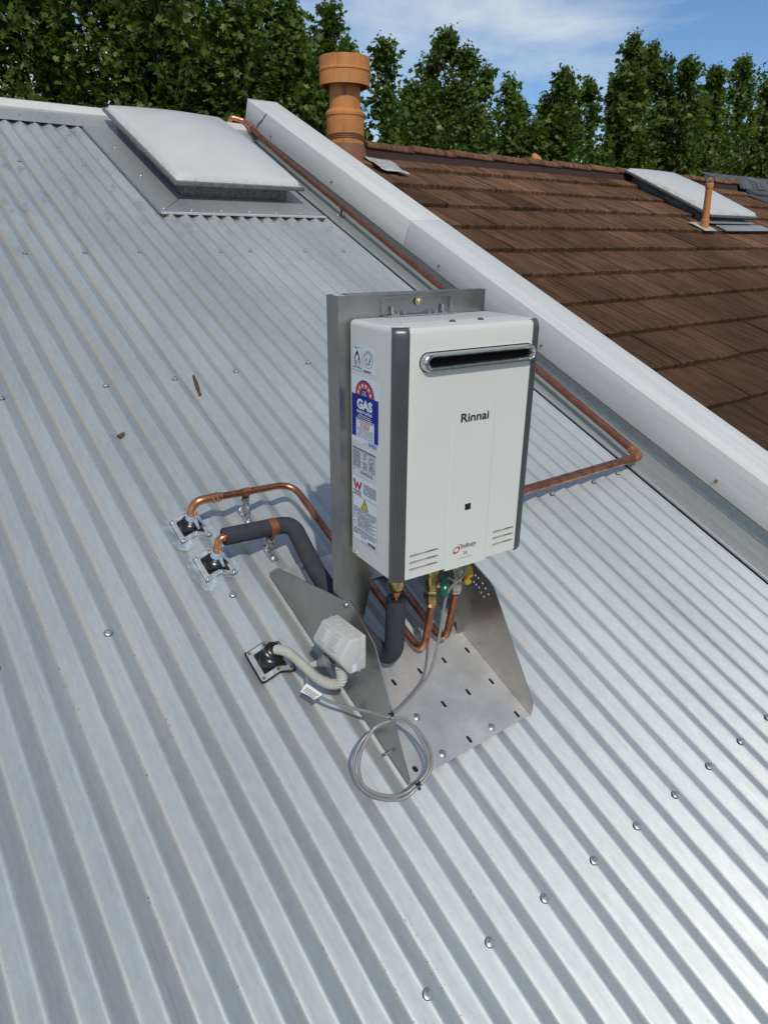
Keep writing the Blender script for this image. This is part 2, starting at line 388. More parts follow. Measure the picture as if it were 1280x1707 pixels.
def leafmat(name, a, b_, pale):
    m, n, b = M(name)
    g = N(n, 'ShaderNodeNewGeometry')
    ramp = N(n, 'ShaderNodeValToRGB'); n.links.new(g.outputs['Random Per Island'], ramp.inputs[0])
    e = ramp.color_ramp.elements; e[0].position = 0; e[0].color = (*a, 1); e[1].position = 0.9; e[1].color = (*b_, 1)
    x = ramp.color_ramp.elements.new(0.975); x.color = (*pale, 1)
    t = tex(n, 0.9, detail=2)
    col = mix(n, rng_(n, t, 0.35, 0.65, 0, 0.5), ramp.outputs[0], tuple(v * 0.7 for v in a))
    n.links.new(col, b.inputs['Base Color']); b.inputs['Roughness'].default_value = 0.42; b.inputs['Specular IOR Level'].default_value = 0.35
    tr = N(n, 'ShaderNodeBsdfTranslucent'); n.links.new(mix(n, 1.0, col, (1.15, 1.25, 0.55), 'MULTIPLY'), tr.inputs[0])
    ms = N(n, 'ShaderNodeMixShader'); ms.inputs[0].default_value = 0.46
    out = [q for q in n.nodes if q.type == 'OUTPUT_MATERIAL'][0]
    n.links.new(b.outputs[0], ms.inputs[1]); n.links.new(tr.outputs[0], ms.inputs[2]); n.links.new(ms.outputs[0], out.inputs[0])
    return m
m_leaf = leafmat('plane_tree_leaf', (0.060, 0.112, 0.018), (0.150, 0.225, 0.038), (0.32, 0.36, 0.12))
def ground_mat():
    m, n, b = M('garden_ground')
    t = tex(n, 0.4, detail=8, rough=0.65)
    n.links.new(mix(n, rng_(n, t, 0.4, 0.6), (0.05, 0.07, 0.025), (0.10, 0.085, 0.06)), b.inputs['Base Color']); b.inputs['Roughness'].default_value = 0.95
    return m
m_ground = ground_mat()

# ------------------------------------------------------------------ ground
g = MB(); g.add([(-400, -400, -5.2), (400, -400, -5.2), (400, 400, -5.2), (-400, 400, -5.2)], [(0, 1, 2, 3)])
go = g.build('ground', m_ground, None, smooth=False); go['kind'] = 'structure'

# ------------------------------------------------------------------ the house under the metal roof
house = thing('house', 'house whose corrugated silver metal roof fills the foreground', 'house', ROOF, (0, 0, 0))
VB, VT = -2.6, 3.935
def corr_sheet(u0, u1, dh, va=VB, vb=VT):
    nu = max(2, int(round((u1 - u0) / PITCH * 20))); nv = 80
    us = np.linspace(u0, u1, nu + 1); vv = np.linspace(va, vb, nv + 1)
    P = np.zeros((nv + 1, nu + 1, 3))
    ph = 2 * np.pi * (us - U0) / PITCH
    # custom-orb wave: slightly flattened crest
    h = AMP * (np.arcsin(KP * np.cos(ph)) / math.asin(KP) - 1)
    P[:, :, 0] = us[None, :]; P[:, :, 1] = vv[:, None]
    amp = 0.0011
    wob = np.array([[mnoise.noise(Vector((a * 1.7, b * 1.1, dh * 300))) for a in us] for b in vv]) * amp
    P[:, :, 2] = h[None, :] + dh + wob
    v = P.reshape(-1, 3); c = nu + 1
    f = [(i * c + j, i * c + j + 1, (i + 1) * c + j + 1, (i + 1) * c + j) for i in range(nv) for j in range(nu)]
    me = D.meshes.new('roof_sheet'); me.from_pydata(v.tolist(), [], f); me.shade_smooth()
    return link('roof_sheet', me, m_zinc, house)
seams = [-3.732, -2.970, -2.208, -1.446, -0.684, 0.078, 0.840]
for i, su in enumerate(seams):
    e = seams[i + 1] + 0.062 if i + 1 < len(seams) else 1.498
    corr_sheet(su, e, 0.0012 if i % 2 else 0.0)
scr = MB(); screw_head(scr, (0, 0, 0), (0, 0, 1), 0.0088, 0.0046, 0.0075)
scr_me = None
def roof_screw(u, v, h=None, s=1.0):
    global scr_me
    if scr_me is None:
        scr.lathe((0, 0, 0), (0, 0, 1), [(0.0095, -0.003), (0.0095, -0.0008), (0.0092, -0.0004)], 14)
        o = scr.build('roof_screw', m_screw, house); scr_me = o.data; scr_me.materials.append(m_epdm)
        for p_ in scr_me.polygons:
            if max(math.hypot(scr_me.vertices[i].co.x, scr_me.vertices[i].co.y) for i in p_.vertices) > 0.0091: p_.material_index = 1
    else:
        o = D.objects.new('roof_screw', scr_me); COL.objects.link(o); o.parent = house
    o.location = (u, v, 0.0022 if h is None else h); o.scale = (s, s, s); o.rotation_euler = (0, 0, random.random() * 6)
for u in (-0.26, -0.11, 0.04, 0.19, 0.343, 0.49, 0.645, 0.80, 0.955, 1.11, -0.414, -0.567): roof_screw(crest(u), -0.62 + random.uniform(-0.003, 0.003))
for u in (-0.70, -0.48, -0.174, 0.81, 1.04, 1.27, 1.42): roof_screw(crest(u), 0.319 + random.uniform(-0.004, 0.004))
for u in (-0.72, -0.481, -0.172, 0.065, 0.298, 0.616, 0.84, 1.07, 1.30): roof_screw(crest(u), 1.265 + random.uniform(-0.005, 0.005))
for u in (-0.40, -0.169, 0.074, 0.311, 0.627, 0.85, 1.08, 1.31): roof_screw(crest(u), 2.226 + random.uniform(-0.005, 0.005))
for u in (-0.16, 0.082, 0.320): roof_screw(crest(u), 3.242)
# ridge capping: grey apron and pale roll
rc = MB(); rc.prism([(3.855, 0.004), (3.862, 0.006), (3.95, 0.034), (3.95, 0.028), (3.862, 0.002)], -4.4, 1.66, lambda a, b, c: (c, a, b))
rc.build('ridge_apron', m_flash, house, smooth=False)
rc = MB(); rc.prism([(3.951, 0.028), (3.953, 0.044), (3.975, 0.056), (4.02, 0.062), (4.07, 0.052), (4.10, 0.03), (4.10, -0.02), (3.98, -0.02)], -4.4, 1.66, lambda a, b, c: (c, a, b))
rc.build('ridge_roll', m_roll, house)
for u in (-0.06, 0.10, 0.21, 0.36, 0.5): roof_screw(u, 3.905, 0.019, 0.8)
# rear slope and walls (world metres turned into roof coordinates)
def worldbox(mb, x0, x1, y0, y1, z0, z1):
    vs = [ROOFI @ Vector((x, y, z)) for z in (z0, z1) for y in (y0, y1) for x in (x0, x1)]
    return mb.add(vs, [(0, 2, 3, 1), (4, 5, 7, 6), (0, 1, 5, 4), (2, 6, 7, 3), (0, 4, 6, 2), (1, 3, 7, 5)])
rs = MB(); rs.add([ROOFI @ Vector(p) for p in [(-4.5, 3.85, 1.27), (1.66, 3.85, 1.27), (1.66, 7.4, -0.25), (-4.5, 7.4, -0.25)]], [(0, 1, 2, 3)])
rs.build('rear_slope', m_zinc, house, smooth=False)
wl = MB(); worldbox(wl, -4.3, 1.6, -2.1, 7.2, -5.2, -1.6); wl.build('house_wall', m_brick, house, smooth=False)

# parapet flashing tray along the wall
fl = MB()
fl.prism([(1.503, 0.004), (1.503, 0.011), (1.507, 0.0135), (1.516, 0.0135), (1.526, 0.008), (1.585, 0.005), (1.600, 0.000), (1.684, 0.003), (1.684, 0.001), (1.60, -0.003), (1.526, 0.005), (1.515, 0.0105), (1.508, 0.0105), (1.5055, 0.009), (1.5055, 0.004)], VB, 3.90, lambda a, b, c: (a, c, b))
fl.build('wall_flashing', m_flash, house, ang=20)
fl = MB(); fl.box(1.686, 1.689, VB, 3.90, -0.02, 0.10); fl.build('flashing_upstand', m_upst, house, smooth=False)
fl = MB(); fl.box(1.44, 1.69, VB, 3.90, -0.040, -0.030); fl.build('gap_shade_sheet', m_epdm, house, smooth=False)  # added black sheet that paints the shaded gap under the flashing lip
for v in (0.40, 1.5, 2.6): roof_screw(1.545, v, 0.006, 0.7)

# ------------------------------------------------------------------ parapet wall
para = thing('parapet_wall', 'white parapet wall with weathered metal coping between the two roofs', 'wall', ROOF, (1.78, 0, 0))
pw = MB(); pw.box(1.692, 1.88, VB, 4.05, -2.2, 0.17); pw.build('wall_core', m_brick, para, smooth=False)
joints = [VB, -0.9, 2.15, 4.075]
for a, b in zip(joints[:-1], joints[1:]):
    pc = MB(); pc.prism([(1.672, 0.060), (1.672, 0.200), (1.895, 0.206), (1.895, 0.045), (1.892, 0.045), (1.892, 0.16), (1.675, 0.16), (1.675, 0.060)], a + 0.0015, b - 0.0015, lambda x, y, c: (x, c, y))
    pc.build('coping', m_coping, para, bev=0.004, bang=50)
jl = MB(); jl.box(1.6712, 1.6735, VB, 4.07, 0.0585, 0.0620); jl.build('edge_seam', m_rustspot, para, smooth=False)
r_ = random.Random(4); pts = [(1.6712, 3.80 + 0.012 * k + r_.uniform(-0.006, 0.006), 0.2 - 0.0135 * k) for k in range(11)]
jl = MB(); jl.tube(pts, [0.003 + 0.003 * r_.random() for _ in pts], 5); jl.build('cracked_sealant', m_rustspot, para)
pe = MB(); pe.box(1.672, 1.895, 4.075, 4.079, 0.05, 0.206); pe.build('coping_end', m_coping, para)
fx = None
for v in (-0.9, 0.08, 1.061, 1.842, 2.923, 3.7):
    f = MB(); f.lathe((1.673, v, 0.098 + random.uniform(-0.004, 0.004)), (-1, 0, 0), [(0.008, 0), (0.007, 0.004), (0.0045, 0.007), (0.004, 0.011)], 9)
    f.build('rusty_fixing', m_rustspot, para)

# ------------------------------------------------------------------ skylights
def skylight(label, u0, u1, v0, v1, base_h, ov, hf, dome_h, trays, group):
    t = thing('skylight', label, 'skylight', ROOF, ((u0 + u1) / 2, (v0 + v1) / 2, base_h), group)
    k = MB()
    k.prism([(u0, v0), (u1, v0), (u1, v1), (u0, v1)], base_h - 0.04, base_h + hf, lambda a, b, c: (a, b, c)); k.build('kerb', m_kerb, t, bev=0.004)
    a0, a1, b0, b1 = u0 - ov, u1 + ov, v0 - ov, v1 + ov
    fr = MB(); z = base_h + hf
    fr.box(a0, a1, b0, b1, z - 0.016, z + 0.004); fr.build('rim', m_dframe, t, bev=0.002)
    nx, ny = 40, 44; pts = []
    for j in range(ny + 1):
        row = []
        for i in range(nx + 1):
            x = i / nx; y = j / ny
            e = min(x, 1 - x) * (a1 - a0); e2 = min(y, 1 - y) * (b1 - b0)
            m = min(e, e2); lip = min(1, m / 0.03); lip = math.sqrt(max(0, 1 - (1 - lip) ** 2)) * 0.022
            bul = dome_h * (math.sin(math.pi * x) ** 0.8) * (math.sin(math.pi * y) ** 0.8)
            row.append((a0 + 0.012 + x * (a1 - a0 - 0.024), b0 + 0.012 + y * (b1 - b0 - 0.024), z + 0.0045 + lip + bul))
        pts.append(row)
    dm = MB(); dm.grid(pts); dm.build('dome', m_dome, t, ang=60)
    for poly, h in trays:
        q = MB(); q.prism(poly, h, h + 0.004, lambda a, b, c: (a, b, c)); q.build('flashing_tray', m_flash, t)
    return t
K = 0.003
skylight('domed white skylight on the corrugated metal roof', 0.727, 1.347, 2.86, 3.84, 0.0, 0.066, 0.100, 0.085,
         [([(0.536, 2.645), (1.485, 2.645), (1.347, 2.855), (0.727, 2.855)], 0.003),
          ([(0.536, 2.647), (0.724, 2.857), (0.724, 3.92), (0.536, 3.92)], 0.0035),
          ([(1.483, 2.647), (1.483, 3.92), (1.350, 3.92), (1.350, 2.857)], 0.0035)], 'domed skylights')
sk_l = [o for o in COL.objects if o.name == 'skylight'][0]
lip = MB(); lip.prism([(2.641, 0.0005), (2.641, 0.010), (2.648, 0.010), (2.648, 0.0075), (2.644, 0.0075), (2.644, 0.0005)], 0.534, 1.487, lambda a, b, c: (c, a, b)); lip.build('tray_lip', m_roll, sk_l)
lip = MB(); lip.prism([(0.532, -0.006), (0.532, 0.0095), (0.538, 0.0095), (0.538, 0.0076), (0.534, 0.0076), (0.534, -0.006)], 2.65, 3.91, lambda a, b, c: (a, c, b)); lip.build('tray_lip', m_flash, sk_l)
for (u, v) in [(0.56, 2.68), (0.70, 2.668), (0.86, 2.668), (1.02, 2.668), (1.18, 2.668), (1.33, 2.668), (1.44, 2.668), (0.60, 3.10), (0.60, 3.5)]:
    s_ = MB(); screw_head(s_, (u, v, 0.0075), (0, 0, 1), 0.007); s_.build('screw', m_screw, sk_l)

# leaf litter caught in the corrugations below the tray
lt = MB()
for k in range(13):
    uc = U0 + PITCH * (6 + k) + PITCH / 2
    if k in (1, 2, 6, 9, 11): continue
    for q in range(14):
        u = uc + random.gauss(0, 0.011); v = 2.640 + random.gauss(0, 0.006); h = prof(u) + random.uniform(0.003, 0.010); l = random.uniform(0.006, 0.020); a = random.random() * 6.28
        d = Vector((math.cos(a), math.sin(a) * 0.7, random.uniform(-0.3, 0.3))) * l; w_ = Vector((-math.sin(a), math.cos(a) * 0.6, random.uniform(-0.5, 0.5))) * l * random.uniform(0.2, 0.6)
        p = Vector((u, v, h)); lt.add([p, p + d * 0.5 + w_, p + d + Vector((0, 0, 0.002)), p + d * 0.5 - w_], [(0, 1, 2, 3)])
lto = lt.build('leaf_litter', m_litter, None, smooth=False); lto.matrix_world = ROOF; lto['kind'] = 'stuff'
lto['label'] = 'dry brown leaf litter caught under the skylight flashing'; lto['category'] = 'leaf litter'

# ------------------------------------------------------------------ brown tiled roof beyond the parapet
nb = thing('house', 'neighbouring house with brown concrete tiled roof beyond the parapet', 'house', ROOF, (4.5, 2.0, 0))
GA, TW = 0.331, 0.300
def tile_mesh(seed, name):
    r = random.Random(seed); nx = 13; W2 = TW / 2 - 0.0042; L = 0.405
    top = []; bot = []
    vs = []; fs = []
    for i in range(nx):
        x = -W2 + 2 * W2 * i / (nx - 1)
        j = r.uniform(-0.0022, 0.0022); gv = -0.008 if i in (4, 8) and r.random() < 0.8 else (-0.003 if r.random() < 0.3 else 0.0)
        vs += [(x, j, 0.012 + r.uniform(-0.002, 0.002)), (x, j * 0.6 + r.uniform(-0.002, 0.002), 0.043 + gv * 0.6 + r.uniform(-0.002, 0.001)), (x, 0.02, 0.0445 + gv * 0.6), (x, L, 0.010 + gv * 0.3)]
    for i in range(nx - 1):
        for k in range(3): fs.append((i * 4 + k, (i + 1) * 4 + k, (i + 1) * 4 + k + 1, i * 4 + k + 1))
    for i in (0, nx - 1):
        fs.append(tuple(i * 4 + k for k in range(4)))
    me = D.meshes.new(name); me.from_pydata(vs, [], fs)
    bm = bmesh.new(); bm.from_mesh(me); bmesh.ops.recalc_face_normals(bm, faces=bm.faces); bm.to_mesh(me); bm.free()
    shade(me, 40); return me
TM = [tile_mesh(i, 'tile') for i in range(6)]
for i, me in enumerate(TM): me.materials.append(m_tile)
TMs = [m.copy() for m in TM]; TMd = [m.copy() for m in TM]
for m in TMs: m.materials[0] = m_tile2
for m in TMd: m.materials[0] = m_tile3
def near(u, v, a): return any((u - x) ** 2 + (v - y) ** 2 < r * r for x, y, r in a)
for k in range(-7, 7):
    v = 1.83 + GA * k
    umax = min(7.66, 5.9 + (v - 2.2) * 1.75 + 1.3)
    x = 1.90 + (0.5 * TW if k % 2 else 0.0) + TW / 2 - 0.10
    while x < umax:
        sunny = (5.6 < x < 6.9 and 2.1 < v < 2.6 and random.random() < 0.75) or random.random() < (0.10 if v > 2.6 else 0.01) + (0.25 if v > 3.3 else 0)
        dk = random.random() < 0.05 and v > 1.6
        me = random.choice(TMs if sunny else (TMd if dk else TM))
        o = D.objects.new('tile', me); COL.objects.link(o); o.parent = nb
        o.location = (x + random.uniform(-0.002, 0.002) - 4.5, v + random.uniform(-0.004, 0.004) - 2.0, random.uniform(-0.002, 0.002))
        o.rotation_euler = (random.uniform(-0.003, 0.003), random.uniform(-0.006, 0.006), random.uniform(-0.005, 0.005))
        if k == 6: o.scale = (1, 0.53, 1); o.location.z -= 0.004; o.rotation_euler.x = -0.02
        x += TW
dk = MB(); dk.box(1.895, 7.7, -2.6, 3.74, -0.03, 0.002); dk.build('roof_deck', m_tile3, nb, smooth=False)
# ridge tiles and their mortar
x = 2.44; RL = 0.425; i = 0
mo = MB(); mo.prism([(3.655, 0.03), (3.676, 0.060), (3.688, 0.078), (3.75, 0.078), (3.82, 0.02)], 1.9, 7.7, lambda a, b, c: (c, a, b)); mo.build('ridge_mortar', m_mortar, nb)
while x < 7.6:
    r = MB(); dz = 0.012
    A = [(3.676, 0.086), (3.690, 0.104), (3.722, 0.112), (3.762, 0.102), (3.84, 0.045), (3.84, 0.030), (3.762, 0.072), (3.722, 0.080), (3.700, 0.076), (3.684, 0.070)]
    n = len(A); vs = [(x, a, b + dz) for a, b in A] + [(x + RL * 0.55, a, b + dz * 0.3) for a, b in A] + [(x + RL + 0.015, a, b - 0.002) for a, b in A]
    fs = [tuple(range(n))] + [tuple(range(2 * n, 3 * n))] + [(q * n + j, q * n + (j + 1) % n, (q + 1) * n + (j + 1) % n, (q + 1) * n + j) for q in (0, 1) for j in range(n)]
    r.add(vs, fs); ro = r.build('ridge_tile', m_tile2, nb, bev=0.003)
    x += RL
rr = MB(); rr.add([(1.89, 3.77, 0.03), (7.7, 3.77, 0.03)] + [tuple(ROOFI @ Vector(p)) for p in [(7.7, 7.4, -0.25), (1.89, 7.4, -0.25)]], [(0, 1, 2, 3)]); rr.build('rear_slope', m_tile3, nb, smooth=False)
wl = MB(); worldbox(wl, 1.9, 7.6, -2.1, 7.2, -5.2, -1.6); wl.build('house_wall', m_brick, nb, smooth=False)
# a small terracotta stub on the ridge
stub = thing('ridge_vent', 'small terracotta stub poking above the brown ridge tiles', 'vent', ROOF, (4.32, 4.12, 0.10))
s_ = MB(); s_.lathe((4.32, 3.80, 0.04), (0, -SN, CS), [(0.045, 0), (0.045, 0.06), (0.052, 0.065), (0.052, 0.085), (0.0, 0.09)], 14); s_.build('stub_pipe', m_terra, stub)

# grey tiled house at the far right
gh = thing('house', 'far house with grey blue tiled roof past the brown ridge', 'house', ROOF, (8.6, 3.6, 0))
gme = [m.copy() for m in TM[:3]]
for m in gme: m.materials[0] = m_gtile
for k in range(0, 7):
    v = 1.83 + GA * k
    if v < 2.2: continue
    x = 7.86 + (0.15 if k % 2 else 0)
    umx = 7.9 + (v - 2.1) * 1.6
    while x < umx:
        o = D.objects.new('tile', random.choice(gme)); COL.objects.link(o); o.parent = gh
        o.location = (x - 8.6, v - 3.6, 0.02); o.rotation_euler = (0, random.uniform(-0.01, 0.01), 0); x += TW
x = 7.72
while x < 11.5:
    r = MB(); A = [(3.63, 0.05), (3.68, 0.095), (3.73, 0.11), (3.80, 0.08), (3.80, 0.05), (3.73, 0.08), (3.69, 0.07), (3.64, 0.03)]
    n = len(A); vs = [(x, a, b + 0.018) for a, b in A] + [(x + 0.42, a, b) for a, b in A]
    r.add(vs, [tuple(range(n)), tuple(range(n, 2 * n))] + [(j, (j + 1) % n, n + (j + 1) % n, n + j) for j in range(n)]); r.build('ridge_tile', m_gtile, gh, bev=0.003); x += 0.40
dk = MB(); dk.box(7.71, 14.0, -2.6, 3.72, -0.03, 0.02); dk.build('roof_deck', m_gtile, gh, smooth=False)
rr = MB(); rr.add([(7.7, 3.77, 0.03), (14, 3.77, 0.03)] + [tuple(ROOFI @ Vector(p)) for p in [(14, 7.4, -0.25), (7.7, 7.4, -0.25)]], [(0, 1, 2, 3)]); rr.build('rear_slope', m_gtile, gh, smooth=False)
wl = MB(); worldbox(wl, 7.8, 13.8, -2.1, 7.2, -5.2, -1.6); wl.build('house_wall', m_brick, gh, smooth=False)

# second skylight and the vent pipe on the brown roof
skylight('pale domed skylight on the brown tiled roof behind the vent pipe', 5.58, 6.27, 2.71, 3.62, 0.03, 0.075, 0.085, 0.055,
         [([(5.55, 2.46), (6.42, 2.48), (6.42, 2.60), (5.55, 2.58)], 0.050), ([(5.50, 2.60), (6.30, 2.615), (6.30, 2.70), (5.50, 2.70)], 0.056)], 'domed skylights')
vp = thing('vent_pipe', 'thin terracotta vent pipe standing on the brown tiles', 'vent pipe', WORLD, tuple(RW(5.30, 2.535, 0.05)))
b_ = RW(5.30, 2.535, 0.045); ax = Vector((-0.10, 0.0, 1)).normalized()
p = MB(); p.lathe(b_, ax, [(0.036, -0.01), (0.036, 0.065), (0.030, 0.072), (0.028, 0.31), (0.033, 0.315), (0.033, 0.345), (0.028, 0.352)], 18); p.build('pipe', m_terra, vp)
p = MB()
for k in range(6):
    a = k * math.pi / 3; p.tube([b_ + ax * 0.35 + Vector((0.026 * math.cos(a), 0.026 * math.sin(a), 0)), b_ + ax * 0.378 + Vector((0.018 * math.cos(a), 0.018 * math.sin(a), 0)), b_ + ax * 0.392], 0.003, 5)
p.build('wire_guard', m_bolt, vp)
p = MB(); e1 = Vector((1, 0, 0)); e2 = Vector((0, CS, SN)); e3 = Vector((0, -SN, CS)); q0 = b_ + e3 * 0.003
p.add([q0 + e1 * x + e2 * y + e3 * z for z in (0, 0.004) for x, y in ((-0.10, -0.075), (0.10, -0.075), (0.10, 0.10), (-0.10, 0.10))], [(0, 1, 2, 3), (4, 5, 6, 7), (0, 1, 5, 4), (1, 2, 6, 5), (2, 3, 7, 6), (3, 0, 4, 7)])
p.build('base_flashing', m_lead, vp)

# ------------------------------------------------------------------ flue with its cowl
fb = Vector((2.2945, 3.5314, 1.181))
fu = thing('roof_flue', 'tall terracotta painted flue with a round cowl behind the parapet', 'flue', WORLD, tuple(fb - Vector((0, 0, 0.1))))
p = MB(); p.lathe(fb, (0, 0, 1), [(0.134, -0.15), (0.134, 0.27), (0.139, 0.275), (0.139, 0.292), (0.128, 0.306), (0.109, 0.318), (0.108, 0.52)], 40); p.build('flue_pipe', m_terra, fu, ang=30)
p = MB(); p.lathe(fb, (0, 0, 1), [(0.150, -0.15), (0.150, 0.035), (0.143, 0.06), (0.138, 0.10)], 36); p.build('flue_collar', m_terra2, fu)
p = MB()
for dz in (0.115, 0.128, 0.140): p.tube([fb + Vector((0.1355 * math.cos(a), 0.1355 * math.sin(a), dz + 0.022 * math.sin(a - 2.6))) for a in np.linspace(0, 2 * math.pi, 40, endpoint=False)], 0.0045, 6, closed=True)
p.build('wire_binding', m_terra2, fu)
p = MB(); p.lathe(fb, (0, 0, 1), [(0.160, 0.455), (0.174, 0.455), (0.174, 0.535), (0.179, 0.541), (0.179, 0.551), (0.174, 0.557), (0.174, 0.625), (0.160, 0.625), (0.160, 0.455)], 48, cap=False); p.build('cowl_band', m_terra, fu, ang=25)
p = MB(); p.lathe(fb, (0, 0, 1), [(0.160, 0.600), (0.160, 0.604), (0, 0.606)], 40); p.build('cowl_lid', m_terra2, fu)
p = MB()
for a in (-2.2, -0.1, 2.0):
    d = Vector((math.cos(a), math.sin(a), 0)); t_ = Vector((-d.y, d.x, 0))
    p.add([fb + d * r + t_ * s + Vector((0, 0, z)) for r, z in ((0.111, 0.39), (0.114, 0.43), (0.161, 0.47), (0.161, 0.50)) for s in (-0.014, 0.014)], [(0, 1, 3, 2), (2, 3, 5, 4), (4, 5, 7, 6)])
p.build('cowl_strut', m_terra2, fu)
# lead soaker on the tiles at its foot
p = MB(); pts = []
for j in range(9):
    row = []
    for i in range(9):
        u = 2.36 + 0.20 * i / 8; v = 3.36 + 0.26 * j / 8 - 0.07 * i / 8
        q = RW(u, v, 0.058 + 0.02 * mnoise.noise(Vector((u * 9, v * 9, 1)))); row.append(q)
    pts.append(row)
p.grid(pts); p.build('lead_soaker', m_lead, fu)

# ------------------------------------------------------------------ stainless mounting frame
mf = thing('mounting_frame', 'stainless steel stand with side wings bolted on the metal roof', 'mounting frame', ROOF, (0.13, 0, 0))
UL, UR = -0.060, 0.316
bp = MB(); T = 0.0025
bp.box(UL, UR, -0.300, 0.022, 0.0028, 0.0028 + T); bpo = bp.build('base_plate', m_ss, mf)
sl_ = MB()
def slot(mb, u, v, a=0.012, w_=0.0042):
    pl = []
    for k in range(8): t = math.pi * k / 7; pl.append((w_ * math.cos(t) + u, v + a / 2 + w_ * math.sin(t)))
    for k in range(8): t = math.pi + math.pi * k / 7; pl.append((w_ * math.cos(t) + u, v - a / 2 + w_ * math.sin(t)))
    mb.prism(pl, -0.004, 0.012, lambda x, y, c: (x, y, c))
for u, v in [(0.213, -0.079), (0.134, -0.078), (0.054, -0.077), (0.211, -0.180), (0.132, -0.179), (0.130, -0.280), (0.292, -0.080), (0.289, -0.182), (0.286, -0.283), (0.05, -0.178), (0.202, -0.281), (0.049, -0.279)]:
    slot(sl_, u, v, 0.011)
slot(sl_, -0.030, -0.279, 0.004, 0.006)
cut(bpo, sl_)
bp = MB(); bp.box(UL, UR, 0.222, 0.345, 0.0028, 0.0028 + T); bpo2 = bp.build('rear_strip', m_ss, mf)
sl_ = MB(); slot(sl_, 0.215, 0.30, 0.008); slot(sl_, 0.03, 0.325, 0.006); cut(bpo2, sl_)
bp = MB(); bp.box(UL, UL + 0.022, 0.022, 0.222, 0.0028, 0.0028 + T); bp.build('side_flange', m_ss, mf)
bp = MB(); bp.box(UR - 0.022, UR, 0.022, 0.222, 0.0028, 0.0028 + T); bp.build('side_flange', m_ss, mf)
def wing(side):
    if side < 0:
        poly = [(-0.302, 0.003), (-0.296, 0.012), (-0.064, 0.172), (-0.050, 0.178), (0.052, 0.199), (0.062, 0.196), (0.078, 0.181), (0.322, 0.045), (0.328, 0.036), (0.345, 0.003)]
        lean = 0.025
    else:
        poly = [(-0.302, 0.003), (-0.298, 0.020), (-0.289, 0.040), (-0.060, 0.193), (-0.045, 0.202), (-0.026, 0.205), (0.062, 0.205), (0.078, 0.190), (0.322, 0.045), (0.328, 0.036), (0.345, 0.003)]
        lean = 0.006
    u0 = UL - 0.0003 if side < 0 else UR + 0.0003
    w_ = MB(); w_.prism(poly, 0, T, lambda a, b, c: (u0 + lean * b / 0.2 + side * c, a, b))
    return w_.build('side_wing', m_wing, mf), u0, lean
wl_, _, _ = wing(-1); wr_, ur0, lr = wing(1)
hc = MB()
for v, h in [(0.029, 0.182), (0.016, 0.182), (0.005, 0.183), (0.011, 0.162), (0.001, 0.162), (-0.010, 0.163), (-0.022, 0.157), (-0.034, 0.154), (-0.013, 0.182), (-0.027, 0.178), (-0.042, 0.172)]:
    hc.lathe((ur0 + lr * h / 0.2 - 0.02, v, h), (1, 0, 0), [(0.0031, 0), (0.0031, 0.04)], 10)
cut(wr_, hc)
bp = MB(); bp.box(UL + 0.004, UR - 0.004, -0.297, 0.018, 0.0006, 0.0020); bp.build('slot_shade_sheet', m_epdm, mf)  # added black sheet standing in for the shade inside the plate slots
for nm, (u, v) in (('plate_screw', (0.202, -0.281)), ('plate_screw', (0.049, -0.279)), ('plate_screw', (0.05, -0.178))):
    s_ = MB(); screw_head(s_, (u, v, 0.006), (0, 0, 1), 0.0082, 0.0046); s_.build(nm, m_bolt, mf)
# post: a folded channel standing plumb, in the heater's frame, converted to roof coordinates
YP = 0.178
def bxf(a, b, c): return BR(a, b, c)
PX0, PX1, PT = -0.012, 0.352, 0.541
def zr(x, y): # z where the post meets the roof
    q0 = BR(x, y, 0); q1 = BR(x, y, -1); return -(q0.z - 0.006) / (q0.z - q1.z)
front = [(PX0, PT), (PX0, zr(PX0, YP)), (0.022, zr(0.022, YP)), (0.040, -0.20), (0.076, -0.045), (0.278, -0.045), (0.318, -0.20), (0.330, zr(0.33, YP)), (PX1, zr(PX1, YP)), (PX1, PT)]
po = MB(); po.prism(front, YP, YP + 0.002, lambda a, b, c: bxf(a, c, b)); po.build('post', m_post, mf)
for x, sx in ((PX0, 1), (PX1, -1)):
    q = MB(); pl = [(YP + 0.0022, PT), (YP + 0.0022, zr(x, YP)), (YP + 0.045, zr(x, YP + 0.045)), (YP + 0.045, PT)]
    q.prism(pl, x, x + sx * 0.002, lambda a, b, c: bxf(c, a, b)); q.build('post_flange', m_post, mf)
    q = MB(); q.prism([(YP + 0.0452, PT), (YP + 0.0452, -0.05), (YP + 0.047, -0.05), (YP + 0.047, PT)], x, x + sx * 0.014, lambda a, b, c: bxf(c, a, b)); q.build('flange_return', m_post, mf)
q = MB(); q.prism([(YP - 0.0005, PT + 0.0005), (YP - 0.0005, PT + 0.0028), (YP + 0.022, PT + 0.0028), (YP + 0.022, PT + 0.0005)], PX0 + 0.02, PX1, lambda a, b, c: bxf(c, a, b)); q.build('top_fold', m_post, mf, bev=0.0008)
s_ = MB(); wv, wh = 0.066, 0.176; screw_head(s_, (UL + 0.025 * wh / 0.2 - 0.003, wv, wh), (-1, 0, 0.0), 0.008, 0.0055, 0.006); s_.build('wing_bolt', m_bolt, mf)
s_ = MB(); screw_head(s_, (ur0 + lr - 0.001, 0.055, 0.15), (-1, 0, 0), 0.008, 0.0055, 0.006); s_.build('wing_bolt', m_bolt, mf)
s_ = MB(); s_.lathe((UL - 0.004, -0.226, 0.022), (-1, 0, 0), [(0.004, 0), (0.004, 0.014), (0.002, 0.016)], 10); s_.build('side_screw', m_bolt, mf)

